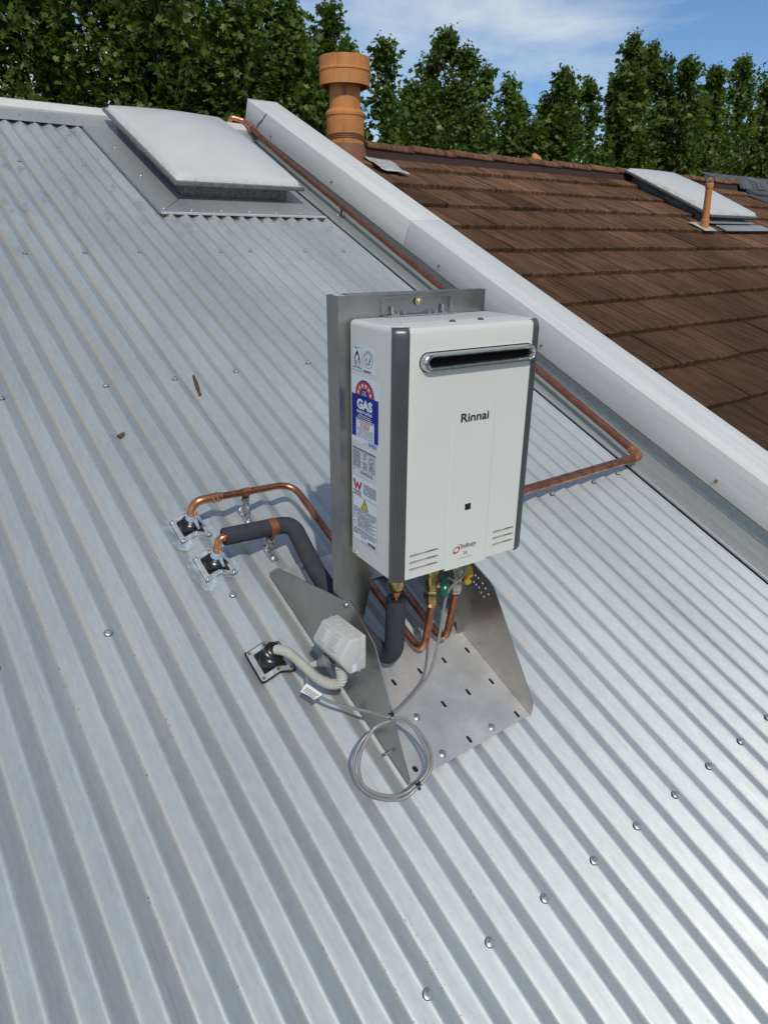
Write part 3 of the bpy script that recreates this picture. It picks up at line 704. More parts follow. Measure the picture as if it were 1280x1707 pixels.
# ------------------------------------------------------------------ the water heater
X0, X1, YB, HT = 0.0085, 0.3575, 0.175, 0.4985
ht = thing('water_heater', 'cream instantaneous gas water heater on the stainless stand', 'water heater', BOX, (0.183, 0.09, 0.0))
b = MB(); b.prism([(X0, YB), (X0, 0.0150), (0.034, 0.0205), (0.332, 0.0205), (X1, 0.0150), (X1, YB)], 0.0, HT, lambda x, y, c: (x, y, c))
cab = b.build('cabinet', m_enamel, ht, bev=0.0)
bm = bmesh.new(); bm.from_mesh(cab.data)
es = [e for e in bm.edges if (min(v.co.z for v in e.verts) > HT - 0.001 and len(e.link_faces) == 2) or (max(v.co.y for v in e.verts) > 0.084 and min(v.co.y for v in e.verts) > 0.084)]
bmesh.ops.bevel(bm, geom=es, offset=0.011, segments=5, affect='EDGES', profile=0.5, clamp_overlap=True); bm.to_mesh(cab.data); bm.free(); shade(cab.data, 40)
# front panel with real openings
fpz0, fpz1 = -0.003, 0.4965
pp = [(0.0, fpz0), (0.0, fpz1 - 0.010), (0.0012, fpz1 - 0.005), (0.0045, fpz1), (0.012, fpz1 + 0.0018), (0.020, fpz1 + 0.0022), (0.020, fpz0)]
b = MB(); b.prism([(a - 0.0, z) for a, z in pp], 0.0355, 0.3315, lambda a, z, c: (c, a, z)); fp = b.build('front_panel', m_enamel, ht)
def stadium(xa, xb, za, zb, n=8):
    r = (zb - za) / 2; zc = (za + zb) / 2; pl = []
    for k in range(n + 1): t = -math.pi / 2 + math.pi * k / n; pl.append((xb - r + r * math.cos(t), zc + r * math.sin(t)))
    for k in range(n + 1): t = math.pi / 2 + math.pi * k / n; pl.append((xa + r + r * math.cos(t), zc + r * math.sin(t)))
    return pl
inner = cut
ct = MB(); ct.prism(stadium(0.0565, 0.3375, 0.4165, 0.4535, 10), -0.02, 0.0250, lambda a, z, c: (a, c, z)); cut(fp, ct)
slots = [(0.046, 0.1185, zc) for zc in (0.0475, 0.0322, 0.0168)] + [(0.265, 0.3255, zc) for zc in (0.0515, 0.0365, 0.0212)]
ct = MB()
for a, c, zc in slots: ct.prism(stadium(a, c, zc - 0.0033, zc + 0.0033, 5), -0.02, 0.0250, lambda x, z, q: (x, q, z))
ct.box(0.181, 0.197, -0.02, 0.010, 0.1215, 0.1365)
cut(fp, ct)
for a, c, zc in slots:
    b = MB(); xm = a + (c - a) * 0.70
    b.add([(a + 0.001, 0.0022, zc - 0.003), (xm, 0.0075, zc - 0.003), (xm, 0.0075, zc + 0.003), (a + 0.001, 0.0022, zc + 0.003)], [(0, 1, 2, 3)]); b.build('louvre_blade', m_chrome, ht)
    b = MB(); b.box(a - 0.001, c + 0.001, 0.0142, 0.0150, zc - 0.0042, zc + 0.0042); b.build('vent_slot', m_black, ht)
b = MB(); b.box(0.1815, 0.1965, -0.0020, 0.004, 0.1220, 0.1360); b.build('sight_window', m_blackp, ht)
# gently raised centre of the panel
b = MB(); z0, z1, z2 = -0.008, 0.25, 0.36; x0, x1 = 0.137, 0.2475; d = 0.0016; e = 0.0035
b.add([(x0, -0.0002, z0), (x0 + e, -d, z0), (x1 - e, -d, z0), (x1, -0.0002, z0), (x0, -0.0002, z1), (x0 + e, -d, z1), (x1 - e, -d, z1), (x1, -0.0002, z1), (x0, 0.0003, z2), (x0 + e, 0.0002, z2), (x1 - e, 0.0002, z2), (x1, 0.0003, z2),
       (x0, 0.0175, z0), (x1, 0.0175, z0)],
      [(0, 1, 5, 4), (1, 2, 6, 5), (2, 3, 7, 6), (4, 5, 9, 8), (5, 6, 10, 9), (6, 7, 11, 10), (0, 12, 13, 3, 2, 1)])
cpo = b.build('centre_panel', m_enamel, ht, ang=10)
ct = MB(); ct.box(0.1815, 0.1965, -0.02, 0.001, 0.1220, 0.1360)
# flue terminal
ft = MB(); path = [(a, -0.0075, z) for a, z in stadium(0.0640, 0.3330, 0.4225, 0.4475, 12)]
ft.prism(stadium(0.0585, 0.3360, 0.4190, 0.4515, 12), 0.012, 0.014, lambda a, z, c: (a, c, z))
fto = MB()
so_, si_ = stadium(0.0595, 0.3360, 0.4180, 0.4515, 12), stadium(0.0735, 0.3275, 0.4265, 0.4435, 12)
n = len(so_); rings = [(so_, 0.013), (so_, -0.0085)]
mid = [((a[0] * 0.75 + b_[0] * 0.25), (a[1] * 0.75 + b_[1] * 0.25)) for a, b_ in zip(so_, si_)]
mid2 = [((a[0] * 0.4 + b_[0] * 0.6), (a[1] * 0.4 + b_[1] * 0.6)) for a, b_ in zip(so_, si_)]
rings += [(mid, -0.0125), (mid2, -0.0128), (si_, -0.009), (si_, 0.012)]
for pl, y in rings: fto.v += [(a, y, z) for a, z in pl]
for q in range(len(rings) - 1):
    for k in range(n): fto.f.append((q * n + k, q * n + (k + 1) % n, (q + 1) * n + (k + 1) % n, (q + 1) * n + k))
term = fto.build('flue_terminal', m_chrome, ht, ang=50)
b = MB(); b.prism(stadium(0.0725, 0.3285, 0.4255, 0.4445, 12), 0.006, 0.0125, lambda a, z, c: (a, c, z)); b.build('flue_mouth', m_black, term)
# charcoal corner trims with ribs
def trim(side):
    a, c = ((0.0062, 0.0140), (0.0352, -0.0010)) if side < 0 else ((0.3598, 0.0140), (0.3308, -0.0010))
    A = Vector((*a,)); B = Vector((*c,)); dd = B - A; nn = Vector((-dd.y, dd.x)).normalized()
    if nn.y > 0: nn = -nn
    def section(ribs, off=0.0):
        pts = []; m_ = 25
        for k in range(m_):
            t = k / (m_ - 1); bul = 0.0030 * (1 - (2 * t - 1) ** 4)
            r = 0.0
            if ribs and 0.15 < t < 0.85: r = -0.0009 if (k % 4) < 2 else 0
            q = A + dd * t + nn * (bul + r - off); pts.append((q.x, q.y))
        pts.append((B.x, B.y + 0.010)); pts.append((A.x + (0.006 if side < 0 else -0.006), A.y + 0.006))
        return pts
    secs = [(section(True), -0.006), (section(True), 0.385), (section(False), 0.392), (section(False), 0.480), (section(False, 0.0015), 0.4885), (section(False, 0.0045), 0.4945), (section(False, 0.009), 0.4985)]
    mb = MB(); n = len(secs[0][0])
    for s_, z in secs: mb.v += [(x, y, z) for x, y in s_]
    for q in range(len(secs) - 1):
        for k in range(n): mb.f.append((q * n + k, q * n + (k + 1) % n, (q + 1) * n + (k + 1) % n, (q + 1) * n + k))
    mb.f.append(tuple(range(n))); mb.f.append(tuple(range((len(secs) - 1) * n, len(secs) * n)))
    mb.build('corner_trim', m_trim, ht, ang=22)
trim(-1); trim(1)
b = MB(); b.lathe((0.161, 0.042, HT), (0, 0, 1), [(0.0065, 0), (0.0058, 0.002), (0.003, 0.0038), (0, 0.0042)], 14); b.build('lid_screw', m_trim, ht)
b = MB(); b.lathe((0.230, 0.042, HT), (0, 0, 1), [(0.0065, 0), (0.0058, 0.002), (0.003, 0.0038), (0, 0.0042)], 14); b.build('lid_screw', m_trim, ht)
b = MB(); b.lathe((X0 - 0.0002, 0.150, 0.006), (-1, 0, 0), [(0.0048, 0), (0.0045, 0.0015), (0.0025, 0.003), (0, 0.0032)], 14); b.build('side_screw', m_bolt, ht)
b = MB(); b.box(0.05, 0.325, 0.050, 0.054, HT + 0.0002, HT + 0.0012); b.build('lid_seam', m_enamel, ht)
b = MB(); b.lathe((0.0, 0.0, 0), (0, 0, -1), [(0.001, 0), (0.001, 0.001)], 6)
# hanging bracket on top
ZB = 0.5005
hb = MB(); pl = [(0.086, ZB), (0.086, 0.530), (0.090, 0.535), (0.254, 0.535), (0.258, 0.531), (0.258, ZB)]
hb.prism(pl, YP - 0.0042, YP - 0.0026, lambda a, z, c: (a, c, z)); hbo = hb.build('hanging_bracket', m_chrome, ht)
ct = MB()
def keyhole(x, z): ct.prism(stadium(x - 0.006, x + 0.006, z - 0.0060, z + 0.0055, 8), YP - 0.02, YP + 0.01, lambda a, q, c: (a, c, q))
keyhole(0.133, 0.519); keyhole(0.211, 0.519)
ct.box(0.1295, 0.1365, YP - 0.02, YP + 0.01, 0.522, 0.5275); ct.box(0.2075, 0.2145, YP - 0.02, YP + 0.01, 0.522, 0.5275)
for x in (0.0955, 0.2485): ct.prism(stadium(x - 0.003, x + 0.003, 0.5215, 0.5275, 6), YP - 0.02, YP + 0.01, lambda a, q, c: (a, c, q))
cut(hbo, ct)
b = MB(); b.tube([(0.0865, YP - 0.0055, ZB + 0.002), (0.0865, YP - 0.0055, 0.531), (0.0905, YP - 0.0055, 0.5345), (0.2535, YP - 0.0055, 0.5345), (0.2575, YP - 0.0055, 0.531), (0.2575, YP - 0.0055, ZB + 0.002)], 0.0014, 6); b.build('bracket_hem', m_chrome, hbo)
b = MB(); b.box(0.086, 0.258, YP - 0.024, YP - 0.0044, ZB - 0.001, ZB + 0.0006); b.build('bracket_foot', m_chrome, hbo)
b = MB()
for x in (0.108, 0.234): b.tube([(x, YP - 0.005, 0.517), (x, YP - 0.0055, 0.506), (x, YP - 0.010, 0.5025), (x, YP - 0.020, 0.5018)], [0.0030, 0.0028, 0.0028, 0.002], 8)
for x in (0.121, 0.137, 0.200, 0.216): b.tube([(x, YP - 0.0045, 0.508), (x, YP - 0.009, 0.5022), (x, YP - 0.012, 0.5016)], [0.001, 0.0028, 0.001], 8)
b.build('bracket_gusset', m_chrome, hbo)
b = MB(); b.lathe((0.173, YP - 0.0043, 0.5255), (0, -1, 0), [(0.0085, 0), (0.0085, 0.0015), (0.0055, 0.002)], 16); b.lathe((0.173, YP - 0.006, 0.5255), (0, -1, 0), [(0.0055, 0), (0.0055, 0.005), (0.004, 0.006)], 6); b.build('bracket_bolt', m_ybolt, hbo)

# ------------------------------------------------------------------ print on the heater
ink = flat('black_ink', (0.012, 0.012, 0.014)); inkg = flat('grey_ink', (0.10, 0.10, 0.11)); red = flat('red_ink', (0.42, 0.022, 0.018)); blue = flat('blue_ink', (0.008, 0.016, 0.22))
orange = flat('star_red_ink', (0.52, 0.045, 0.022)); white = flat('sticker_white', (0.64, 0.67, 0.71)); pale = flat('sticker_pale', (0.57, 0.59, 0.62)); yel = flat('warning_yellow', (0.66, 0.48, 0.03)); lblue = flat('light_blue_ink', (0.20, 0.27, 0.55))
def text_polys(s, shear=0.0, bold=0.0):
    c = D.curves.new('t', 'FONT'); c.body = s; c.size = 1; c.shear = shear; c.offset = bold; c.extrude = 0.0; c.resolution_u = 4
    o = D.objects.new('t', c); COL.objects.link(o); bpy.context.view_layer.update()
    me = D.meshes.new_from_object(o.evaluated_get(bpy.context.evaluated_depsgraph_get()))
    vs = np.array([v.co[:] for v in me.vertices]); fs = [tuple(p.vertices) for p in me.polygons]
    D.objects.remove(o); D.curves.remove(c); D.meshes.remove(me)
    return vs, fs
def fit_text(s, x0, x1, z0, z1, fn, **kw):      # text filling the rectangle; fn maps (x, z) to the surface
    vs, fs = text_polys(s, **kw); lo = vs.min(0); hi = vs.max(0)
    m = MB(); m.add([fn(x0 + (p[0] - lo[0]) / (hi[0] - lo[0]) * (x1 - x0), z0 + (p[1] - lo[1]) / (hi[1] - lo[1]) * (z1 - z0)) for p in vs], fs); return m
def flatbuild(m, name, mat_, parent, dirv):
    o = m.build(name, mat_, parent, smooth=False)
    return o
FR = lambda d: (lambda x, z: (x, -d, z))
fit_text('Rinnai', 0.1595, 0.2290, 0.3115, 0.3290, FR(0.0022), bold=0.012).build('logo_lettering', ink, ht, smooth=False)
fit_text('infinity', 0.1765, 0.2185, 0.0315, 0.0460, FR(0.0022), shear=0.3, bold=0.006).build('series_lettering', ink, ht, smooth=False)
m = MB()
def ringflat(m, cx, cz, rx, rz, w_, rot, fn, a0=0, a1=2 * math.pi, n=28):
    vs = []; 
    for k in range(n + 1):
        t = a0 + (a1 - a0) * k / n
        for rr in (1 - w_, 1 + w_):
            x, z = rx * rr * math.cos(t), rz * rr * math.sin(t)
            vs.append(fn(cx + x * math.cos(rot) - z * math.sin(rot), cz + x * math.sin(rot) + z * math.cos(rot)))
    m.add(vs, [(2 * k, 2 * k + 1, 2 * k + 3, 2 * k + 2) for k in range(n)])
ringflat(m, 0.1650, 0.0345, 0.0085, 0.0062, 0.14, 0.5, FR(0.0022)); ringflat(m, 0.1645, 0.0350, 0.0072, 0.0050, 0.10, 0.2, FR(0.0023)); ringflat(m, 0.1745, 0.0425, 0.0038, 0.0032, 0.2, 0.3, FR(0.0022), -1.0, 3.6)
m.build('series_swirl', red, ht, smooth=False)
fit_text('26', 0.1835, 0.1945, 0.0200, 0.0275, FR(0.0022), bold=0.01).build('series_number', red, ht, smooth=False)
fit_text('Compliant to 50°C', 0.1690, 0.2075, 0.0115, 0.0145, FR(0.0022)).build('compliance_lettering', ink, ht, smooth=False)

YL = 0.162
def SD(d): return lambda s, z: (X0 - d, YL - s, z)       # s runs from the back edge towards the front
def rect(m, s0, s1, z0, z1, fn): m.add([fn(s0, z0), fn(s1, z0), fn(s1, z1), fn(s0, z1)], [(0, 1, 2, 3)])
def sticker(name, s0, s1, z0, z1, mt):
    m = MB(); m.prism([(s0, z0), (s1, z0), (s1, z1), (s0, z1)], 0.0001, 0.0004, lambda s, z, c: SD(c)(s, z)); return m.build(name, mt, ht, smooth=False)
def frame(m, s0, s1, z0, z1, w_, fn):
    rect(m, s0, s1, z0, z0 + w_, fn); rect(m, s0, s1, z1 - w_, z1, fn); rect(m, s0, s0 + w_, z0 + w_, z1 - w_, fn); rect(m, s1 - w_, s1, z0 + w_, z1 - w_, fn)
def dashes(m, s0, s1, z, h, fn, fill=0.85, r=random.Random(5)):
    s = s0
    while s < s1:
        l = r.uniform(0.0012, 0.005); e = min(s1, s + l)
        if r.random() < fill: rect(m, s, e, z, z + h * r.uniform(0.75, 1), fn)
        s = e + 0.0007
def barcode(m, s0, s1, z0, z1, fn, r=random.Random(9)):
    s = s0
    while s < s1:
        l = r.uniform(0.0003, 0.0011); rect(m, s, min(s1, s + l), z0, z1, fn); s += l + r.uniform(0.0003, 0.0008)
P_ = SD(0.0007); P2 = SD(0.0010); P3 = SD(0.0013)
# certification sticker
st = sticker('certification_sticker', 0.000, 0.085, 0.404, 0.452, white)
m = MB(); frame(m, 0.004, 0.041, 0.4055, 0.4500, 0.0005, P_); dashes(m, 0.013, 0.031, 0.4465, 0.0014, P_); dashes(m, 0.006, 0.039, 0.4095, 0.0018, P_, 0.95); dashes(m, 0.012, 0.032, 0.4125, 0.0010, P_); barcode(m, 0.046, 0.074, 0.4052, 0.4090, P_); m.build('sticker_print', ink, st, smooth=False)
m = MB()      # flame emblem
outl = [(0.022, 0.444), (0.0285, 0.436), (0.0325, 0.428), (0.0330, 0.421), (0.0315, 0.415), (0.0300, 0.415), (0.0300, 0.424), (0.0275, 0.431), (0.022, 0.437), (0.0165, 0.431), (0.0140, 0.424), (0.0140, 0.415), (0.0125, 0.415), (0.0112, 0.421), (0.0117, 0.428), (0.0155, 0.436)]
m.add([P_(s, z) for s, z in outl], [tuple(range(len(outl)))]); rect(m, 0.0165, 0.0180, 0.4155, 0.4235, P_); m.add([P_(s, z) for s, z in [(0.018, 0.4155), (0.0195, 0.4155), (0.029, 0.4285), (0.0275, 0.4295)]], [(0, 1, 2, 3)])
m.build('flame_emblem', ink, st, smooth=False)
m = MB(); ringflat(m, 0.0635, 0.4305, 0.0180, 0.0160, 0.018, 0, P_); ringflat(m, 0.0635, 0.4305, 0.0125, 0.0110, 0.02, 0, P_)
for k in range(26):
    t = math.pi * (0.08 + 0.84 * k / 25) * (1 if k % 1 == 0 else 1); 
    rect(m, 0.0635 - 0.0152 * math.cos(t) - 0.0005, 0.0635 - 0.0152 * math.cos(t) + 0.0005, 0.4305 + 0.0135 * math.sin(t) - 0.0006, 0.4305 + 0.0135 * math.sin(t) + 0.0006, P_)
m.add([P_(s, z) for s, z in [(0.0545, 0.4295), (0.0590, 0.4345), (0.0600, 0.4335), (0.0570, 0.4290), (0.0600, 0.4250), (0.0590, 0.4245)]], [(0, 1, 2, 3, 4, 5)])
m.add([P_(s, z) for s, z in [(0.0665, 0.4250), (0.0690, 0.4370), (0.0705, 0.4330), (0.0720, 0.4290), (0.0700, 0.4250)]], [(0, 1, 2, 3, 4)]); dashes(m, 0.056, 0.069, 0.4215, 0.0018, P_, 1); m.build('round_emblem', inkg, st, smooth=False)
# energy rating sticker
st = sticker('energy_rating_sticker', 0.000, 0.102, 0.2585, 0.3935, white)
m = MB(); m.add([P_(0, 0.3575), P_(0.102, 0.3575), P_(0.102, 0.2710), P_(0.0865, 0.2710), P_(0.0865, 0.3105), P_(0.0165, 0.3105), P_(0.0165, 0.2710), P_(0, 0.2710)], [tuple(range(8))]); m.build('blue_field', blue, st, smooth=False)
def halfdisc(m, cx, cz, rx, rz, fn, n=24): m.add([fn(cx + rx * math.cos(math.pi * k / n), cz + rz * math.sin(math.pi * k / n)) for k in range(n + 1)], [tuple(range(n + 1))])
m = MB(); halfdisc(m, 0.0505, 0.3576, 0.0355, 0.0315, P_); m.build('arch_border', blue, st, smooth=False)
m = MB(); halfdisc(m, 0.0505, 0.3576, 0.0325, 0.0285, P2); m.build('arch_red', orange, st, smooth=False)
m = MB(); halfdisc(m, 0.0505, 0.3576, 0.0160, 0.0140, P3); m.build('arch_blue', blue, st, smooth=False)
m = MB(); P4 = SD(0.0016)
for k in range(6):
    t = math.pi * (0.09 + 0.82 * k / 5); cx, cz = 0.0505 - 0.0245 * math.cos(t), 0.3576 + 0.0212 * math.sin(t)
    pl = [(cx + (0.0058 if q % 2 == 0 else 0.0024) * math.sin(q * math.pi / 5), cz + (0.0052 if q % 2 == 0 else 0.0021) * math.cos(q * math.pi / 5)) for q in range(10)]
    m.add([P4(*q) for q in pl], [tuple(range(10))])
for k, z in enumerate((0.3665, 0.3630, 0.3595)): dashes(m, 0.0505 - 0.006 - 0.002 * k, 0.0505 + 0.006 + 0.002 * k, z, 0.0016, P4, 1)
m.build('rating_stars', white, st, smooth=False)
fit_text('GAS', 0.021, 0.080, 0.3300, 0.3505, P2, bold=0.06).build('gas_lettering', white, st, smooth=False)
fit_text('ENERGY RATING', 0.021, 0.079, 0.3215, 0.3275, P2, bold=0.04).build('energy_lettering', white, st, smooth=False)
m = MB(); dashes(m, 0.027, 0.074, 0.3170, 0.0018, P2, 1); dashes(m, 0.023, 0.079, 0.3130, 0.0018, P2, 1); m.build('small_print', white, st, smooth=False)
m = MB(); dashes(m, 0.0185, 0.0845, 0.3070, 0.0020, P_, 1); 
for z in (0.2905, 0.2870, 0.2830, 0.2795, 0.2755, 0.2720): dashes(m, 0.021, 0.082, z, 0.0012, P_, 0.9)
m.build('fine_print', inkg, st, smooth=False)
m = MB()
for z in (0.3040, 0.3015): dashes(m, 0.03, 0.072, z, 0.0012, P_, 1)
rect(m, 0.034, 0.067, 0.2935, 0.2990, P_); m.build('red_panel', orange, st, smooth=False)
m = MB(); 
for s0 in (0.0375, 0.0395, 0.0435, 0.0480, 0.0525, 0.0570, 0.0610): rect(m, s0, s0 + 0.0026, 0.2945, 0.2980, P2)
m.build('panel_print', white, st, smooth=False)
m = MB(); barcode(m, 0.064, 0.097, 0.2605, 0.2685, P_); dashes(m, 0.044, 0.058, 0.2615, 0.0014, P_, 1); m.build('barcode', lblue, st, smooth=False)
# data sticker
st = sticker('data_sticker', 0.001, 0.101, 0.1885, 0.2500, pale)
m = MB(); dashes(m, 0.003, 0.093, 0.2445, 0.0028, P_, 1)
for k in range(11): dashes(m, 0.004, 0.034, 0.2395 - 0.0033 * k, 0.0017, P_, 0.95); dashes(m, 0.040 + (k % 3) * 0.004, 0.060, 0.2395 - 0.0033 * k, 0.0017, P_, 0.85); dashes(m, 0.066, 0.088, 0.2395 - 0.0033 * k, 0.0017, P_, 0.8)
frame(m, 0.0025, 0.0905, 0.2035, 0.2435, 0.0004, P_); dashes(m, 0.034, 0.080, 0.1990, 0.0018, P_, 1); dashes(m, 0.032, 0.083, 0.1955, 0.0018, P_, 1); rect(m, 0.005, 0.008, 0.1975, 0.2015, P_); m.build('data_print', ink, st, smooth=False)
# watermark and warning sticker
st = sticker('warning_sticker', 0.000, 0.102, 0.0375, 0.1840, white)
m = MB()
wv_ = [(0.002, 0.1765), (0.0105, 0.1765), (0.0150, 0.1645), (0.0195, 0.1735), (0.0225, 0.1735), (0.0275, 0.1645), (0.0345, 0.1765), (0.0400, 0.1765), (0.0300, 0.1560), (0.0255, 0.1560), (0.0210, 0.1665), (0.0170, 0.1560), (0.0125, 0.1560)]
m.add([P_(s, z) for s, z in wv_], [tuple(range(len(wv_)))]); m.build('w_emblem', red, st, smooth=False)
fit_text('WaterMark', 0.003, 0.036, 0.1510, 0.1545, P_, bold=0.02).build('mark_lettering', ink, st, smooth=False)
m = MB()
for k in range(9): dashes(m, 0.045, 0.095, 0.1745 - 0.0027 * k, 0.0013, P_, 0.95)
for k in range(3): dashes(m, 0.003, 0.036, 0.1485 - 0.002 * k, 0.0010, P_, 0.95)
frame(m, 0.001, 0.101, 0.0400, 0.1440, 0.0006, P_)
for k in range(4): dashes(m, 0.005, 0.096, 0.1155 - 0.0030 * k, 0.0014, P_, 0.97)
for k in range(11):
    if k in (0, 2, 4, 7, 9): dashes(m, 0.004, 0.014, 0.1030 - 0.0030 * k, 0.0016, P_, 1)
    dashes(m, 0.018, 0.096 - (k % 3) * 0.011, 0.1030 - 0.0030 * k, 0.0014, P_, 0.96)
rect(m, 0.001, 0.101, 0.0690, 0.0695, P_); rect(m, 0.001, 0.101, 0.0628, 0.0633, P_); dashes(m, 0.006, 0.095, 0.0650, 0.0022, P_, 1); dashes(m, 0.004, 0.090, 0.0585, 0.0020, P_, 1); dashes(m, 0.004, 0.022, 0.0548, 0.0020, P_, 1); dashes(m, 0.035, 0.058, 0.0535, 0.0020, P_, 1)
barcode(m, 0.063, 0.093, 0.0435, 0.0505, P_); dashes(m, 0.036, 0.058, 0.0435, 0.0014, P_, 1); m.build('warning_print', ink, st, smooth=False)
def tri(m, cx, cz, w_, h, fn): m.add([fn(cx - w_ / 2, cz), fn(cx + w_ / 2, cz), fn(cx, cz + h)], [(0, 1, 2)])
m = MB(); tri(m, 0.0500, 0.1190, 0.0300, 0.0240, P_); m.build('triangle_border', ink, st, smooth=False)
m = MB(); tri(m, 0.0500, 0.1205, 0.0235, 0.0190, P2); m.build('triangle_field', yel, st, smooth=False)
m = MB(); m.add([P3(0.0482, 0.1335), P3(0.0518, 0.1335), P3(0.0508, 0.1265), P3(0.0492, 0.1265)], [(0, 1, 2, 3)]); rect(m, 0.0490, 0.0510, 0.1230, 0.1250, P3); m.build('exclamation_mark', ink, st, smooth=False)

# ------------------------------------------------------------------ pipes (roof coordinates)
def clipset(t, u, v, h, r, along='u', matp=m_clip, legh=None):
    b = MB(); n = 16; pts = []
    w_ = 0.011
    for k in range(n + 1):
        a = 2 * math.pi * k / n
        if along == 'u': pts.append([(u - w_, v + (r + 0.0016) * math.cos(a), h + (r + 0.0016) * math.sin(a)), (u + w_, v + (r + 0.0016) * math.cos(a), h + (r + 0.0016) * math.sin(a))])
        else: pts.append([(u + (r + 0.0016) * math.cos(a), v - w_, h + (r + 0.0016) * math.sin(a)), (u + (r + 0.0016) * math.cos(a), v + w_, h + (r + 0.0016) * math.sin(a))])
    b.grid(pts); c = b.build('saddle_clip', matp, t)
    b = MB(); hz = h - r
    if along == 'u': b.box(u - 0.010, u + 0.010, v - 0.0035, v + 0.001, hz - 0.022, hz + 0.003)
    else: b.box(u - 0.0035, u + 0.001, v - 0.008, v + 0.008, 0.008, hz + 0.003)
    b.build('clip_tab', matp, c)
    return c
def leg_bracket(t, u, v, h):     # folded strap screwed on a crest, running down the slope
    b = MB(); b.box(u - 0.011, u + 0.011, v - 0.048, v + 0.026, 0.0035, 0.0060); b.box(u - 0.011, u + 0.011, v - 0.010, v - 0.0075, 0.006, h); k = b.build('leg_bracket', m_galv, t, bev=0.001)
    for dv in (-0.036, 0.016):
        b = MB(); screw_head(b, (u, v + dv, 0.0062), (0, 0, 1), 0.0085, 0.005); b.build('bracket_screw', m_bolt, k)
    b = MB(); b.lathe((u, v - 0.010, h - 0.012), (0, -1, 0), [(0.004, 0), (0.004, 0.016)], 8); b.lathe((u, v - 0.011, h - 0.012), (0, -1, 0), [(0.0075, 0), (0.0075, 0.005)], 6); b.build('bracket_bolt', m_bolt, k)
    return k
RP = 0.0098
# cold water pipe
cw = thing('water_pipe', 'bare copper water pipe bending from the upper roof boot behind the post', 'pipe', ROOF, (-0.178, 0.58, 0.0), 'copper pipes of the heater')
vx = BR(0.190, 0.11, -0.16); vb = BR(0.190, 0.11, -0.285)
path = fillet([(-0.100, 0.577, 0.087), (0.118, 0.573, 0.080), (0.122, 0.36, 0.066), (0.156, 0.19, 0.034), (0.155, vb.y + 0.01, 0.026), tuple(vx)], [0.055, 0.2, 0.2, 0.042], 10)
b = MB(); b.tube(path, RP, 14); b.build('copper_tube', m_cu, cw)
b = MB(); el = fillet([(-0.1785, 0.580, 0.020), (-0.1785, 0.580, 0.088), (-0.098, 0.577, 0.0872)], 0.032, 10); b.tube(el, 0.0118, 16)
for c, ax in (((-0.124, 0.578, 0.0872), (1, 0, 0)), ((-0.112, 0.578, 0.0872), (1, 0, 0)), ((-0.1785, 0.580, 0.046), (0, 0, 1))): b.lathe(c, ax, [(0.0120, -0.004), (0.0138, -0.002), (0.0138, 0.002), (0.0120, 0.004)], 16)
b.build('elbow_fitting', m_cunew, cw)
leg_bracket(cw, crest(-0.02), 0.577, 0.066); clipset(cw, crest(-0.02), 0.577, 0.0835, RP)
def hexnut(t, x, y, z0, z1, r, mt, name='hex_nut'):
    q0, q1 = BR(x, y, z0), BR(x, y, z1); L = (q1 - q0).length; b = MB(); b.lathe(q0, q1 - q0, [(r * 0.9, 0), (r, L * 0.12), (r, L * 0.88), (r * 0.9, L)], 6); return b.build(name, mt, t)
def cyl(t, x, y, prf, mt, name, seg=18):
    q0, q1 = BR(x, y, 0), BR(x, y, -1); b = MB(); b.lathe(q0, q1 - q0, [(r, -z) for r, z in prf], seg); return b.build(name, mt, t)
cyl(cw, 0.187, 0.11, [(0.013, 0.0), (0.013, -0.055), (0.0165, -0.06), (0.0165, -0.072), (0.012, -0.078), (0.0145, -0.092), (0.0145, -0.118), (0.0105, -0.125)], m_brass, 'valve_body')
hexnut(cw, 0.187, 0.11, -0.118, -0.142, 0.0178, m_brass); cyl(cw, 0.189, 0.11, [(0.0155, -0.142), (0.0135, -0.158), (0.0105, -0.162)], m_brass, 'pipe_collar')
def butterfly(t, x, y, z, mt, sx=1):
    c = BR(x, y - 0.018, z); b = MB()
    pl = [(-0.006, 0.024), (0.005, 0.026), (0.0095, 0.018), (0.0075, 0.008), (0.011, 0.0), (0.0075, -0.008), (0.0095, -0.020), (0.004, -0.027), (-0.006, -0.024), (-0.008, -0.010), (-0.0095, 0.0), (-0.008, 0.010)]
    b.prism(pl, 0, 0.010, lambda a, q, c_: BR(x + a + 0.018, y - 0.022 - c_ * 0.7 - a * 0.3, z + q)); h = b.build('valve_handle', mt, t, bev=0.0025)
    b = MB(); q0 = BR(x + 0.018, y - 0.028, z); q1 = BR(x + 0.018, y - 0.034, z); b.lathe(q0, q1 - q0, [(0.0045, 0), (0.0045, 0.0025), (0.003, 0.004)], 10); b.build('handle_screw', m_bolt, h)
    b = MB(); b.tube([BR(x, y, z), BR(x + 0.018, y - 0.018, z)], 0.006, 10); b.build('valve_stem', m_brass, h)
butterfly(cw, 0.187, 0.11, -0.105, m_green)
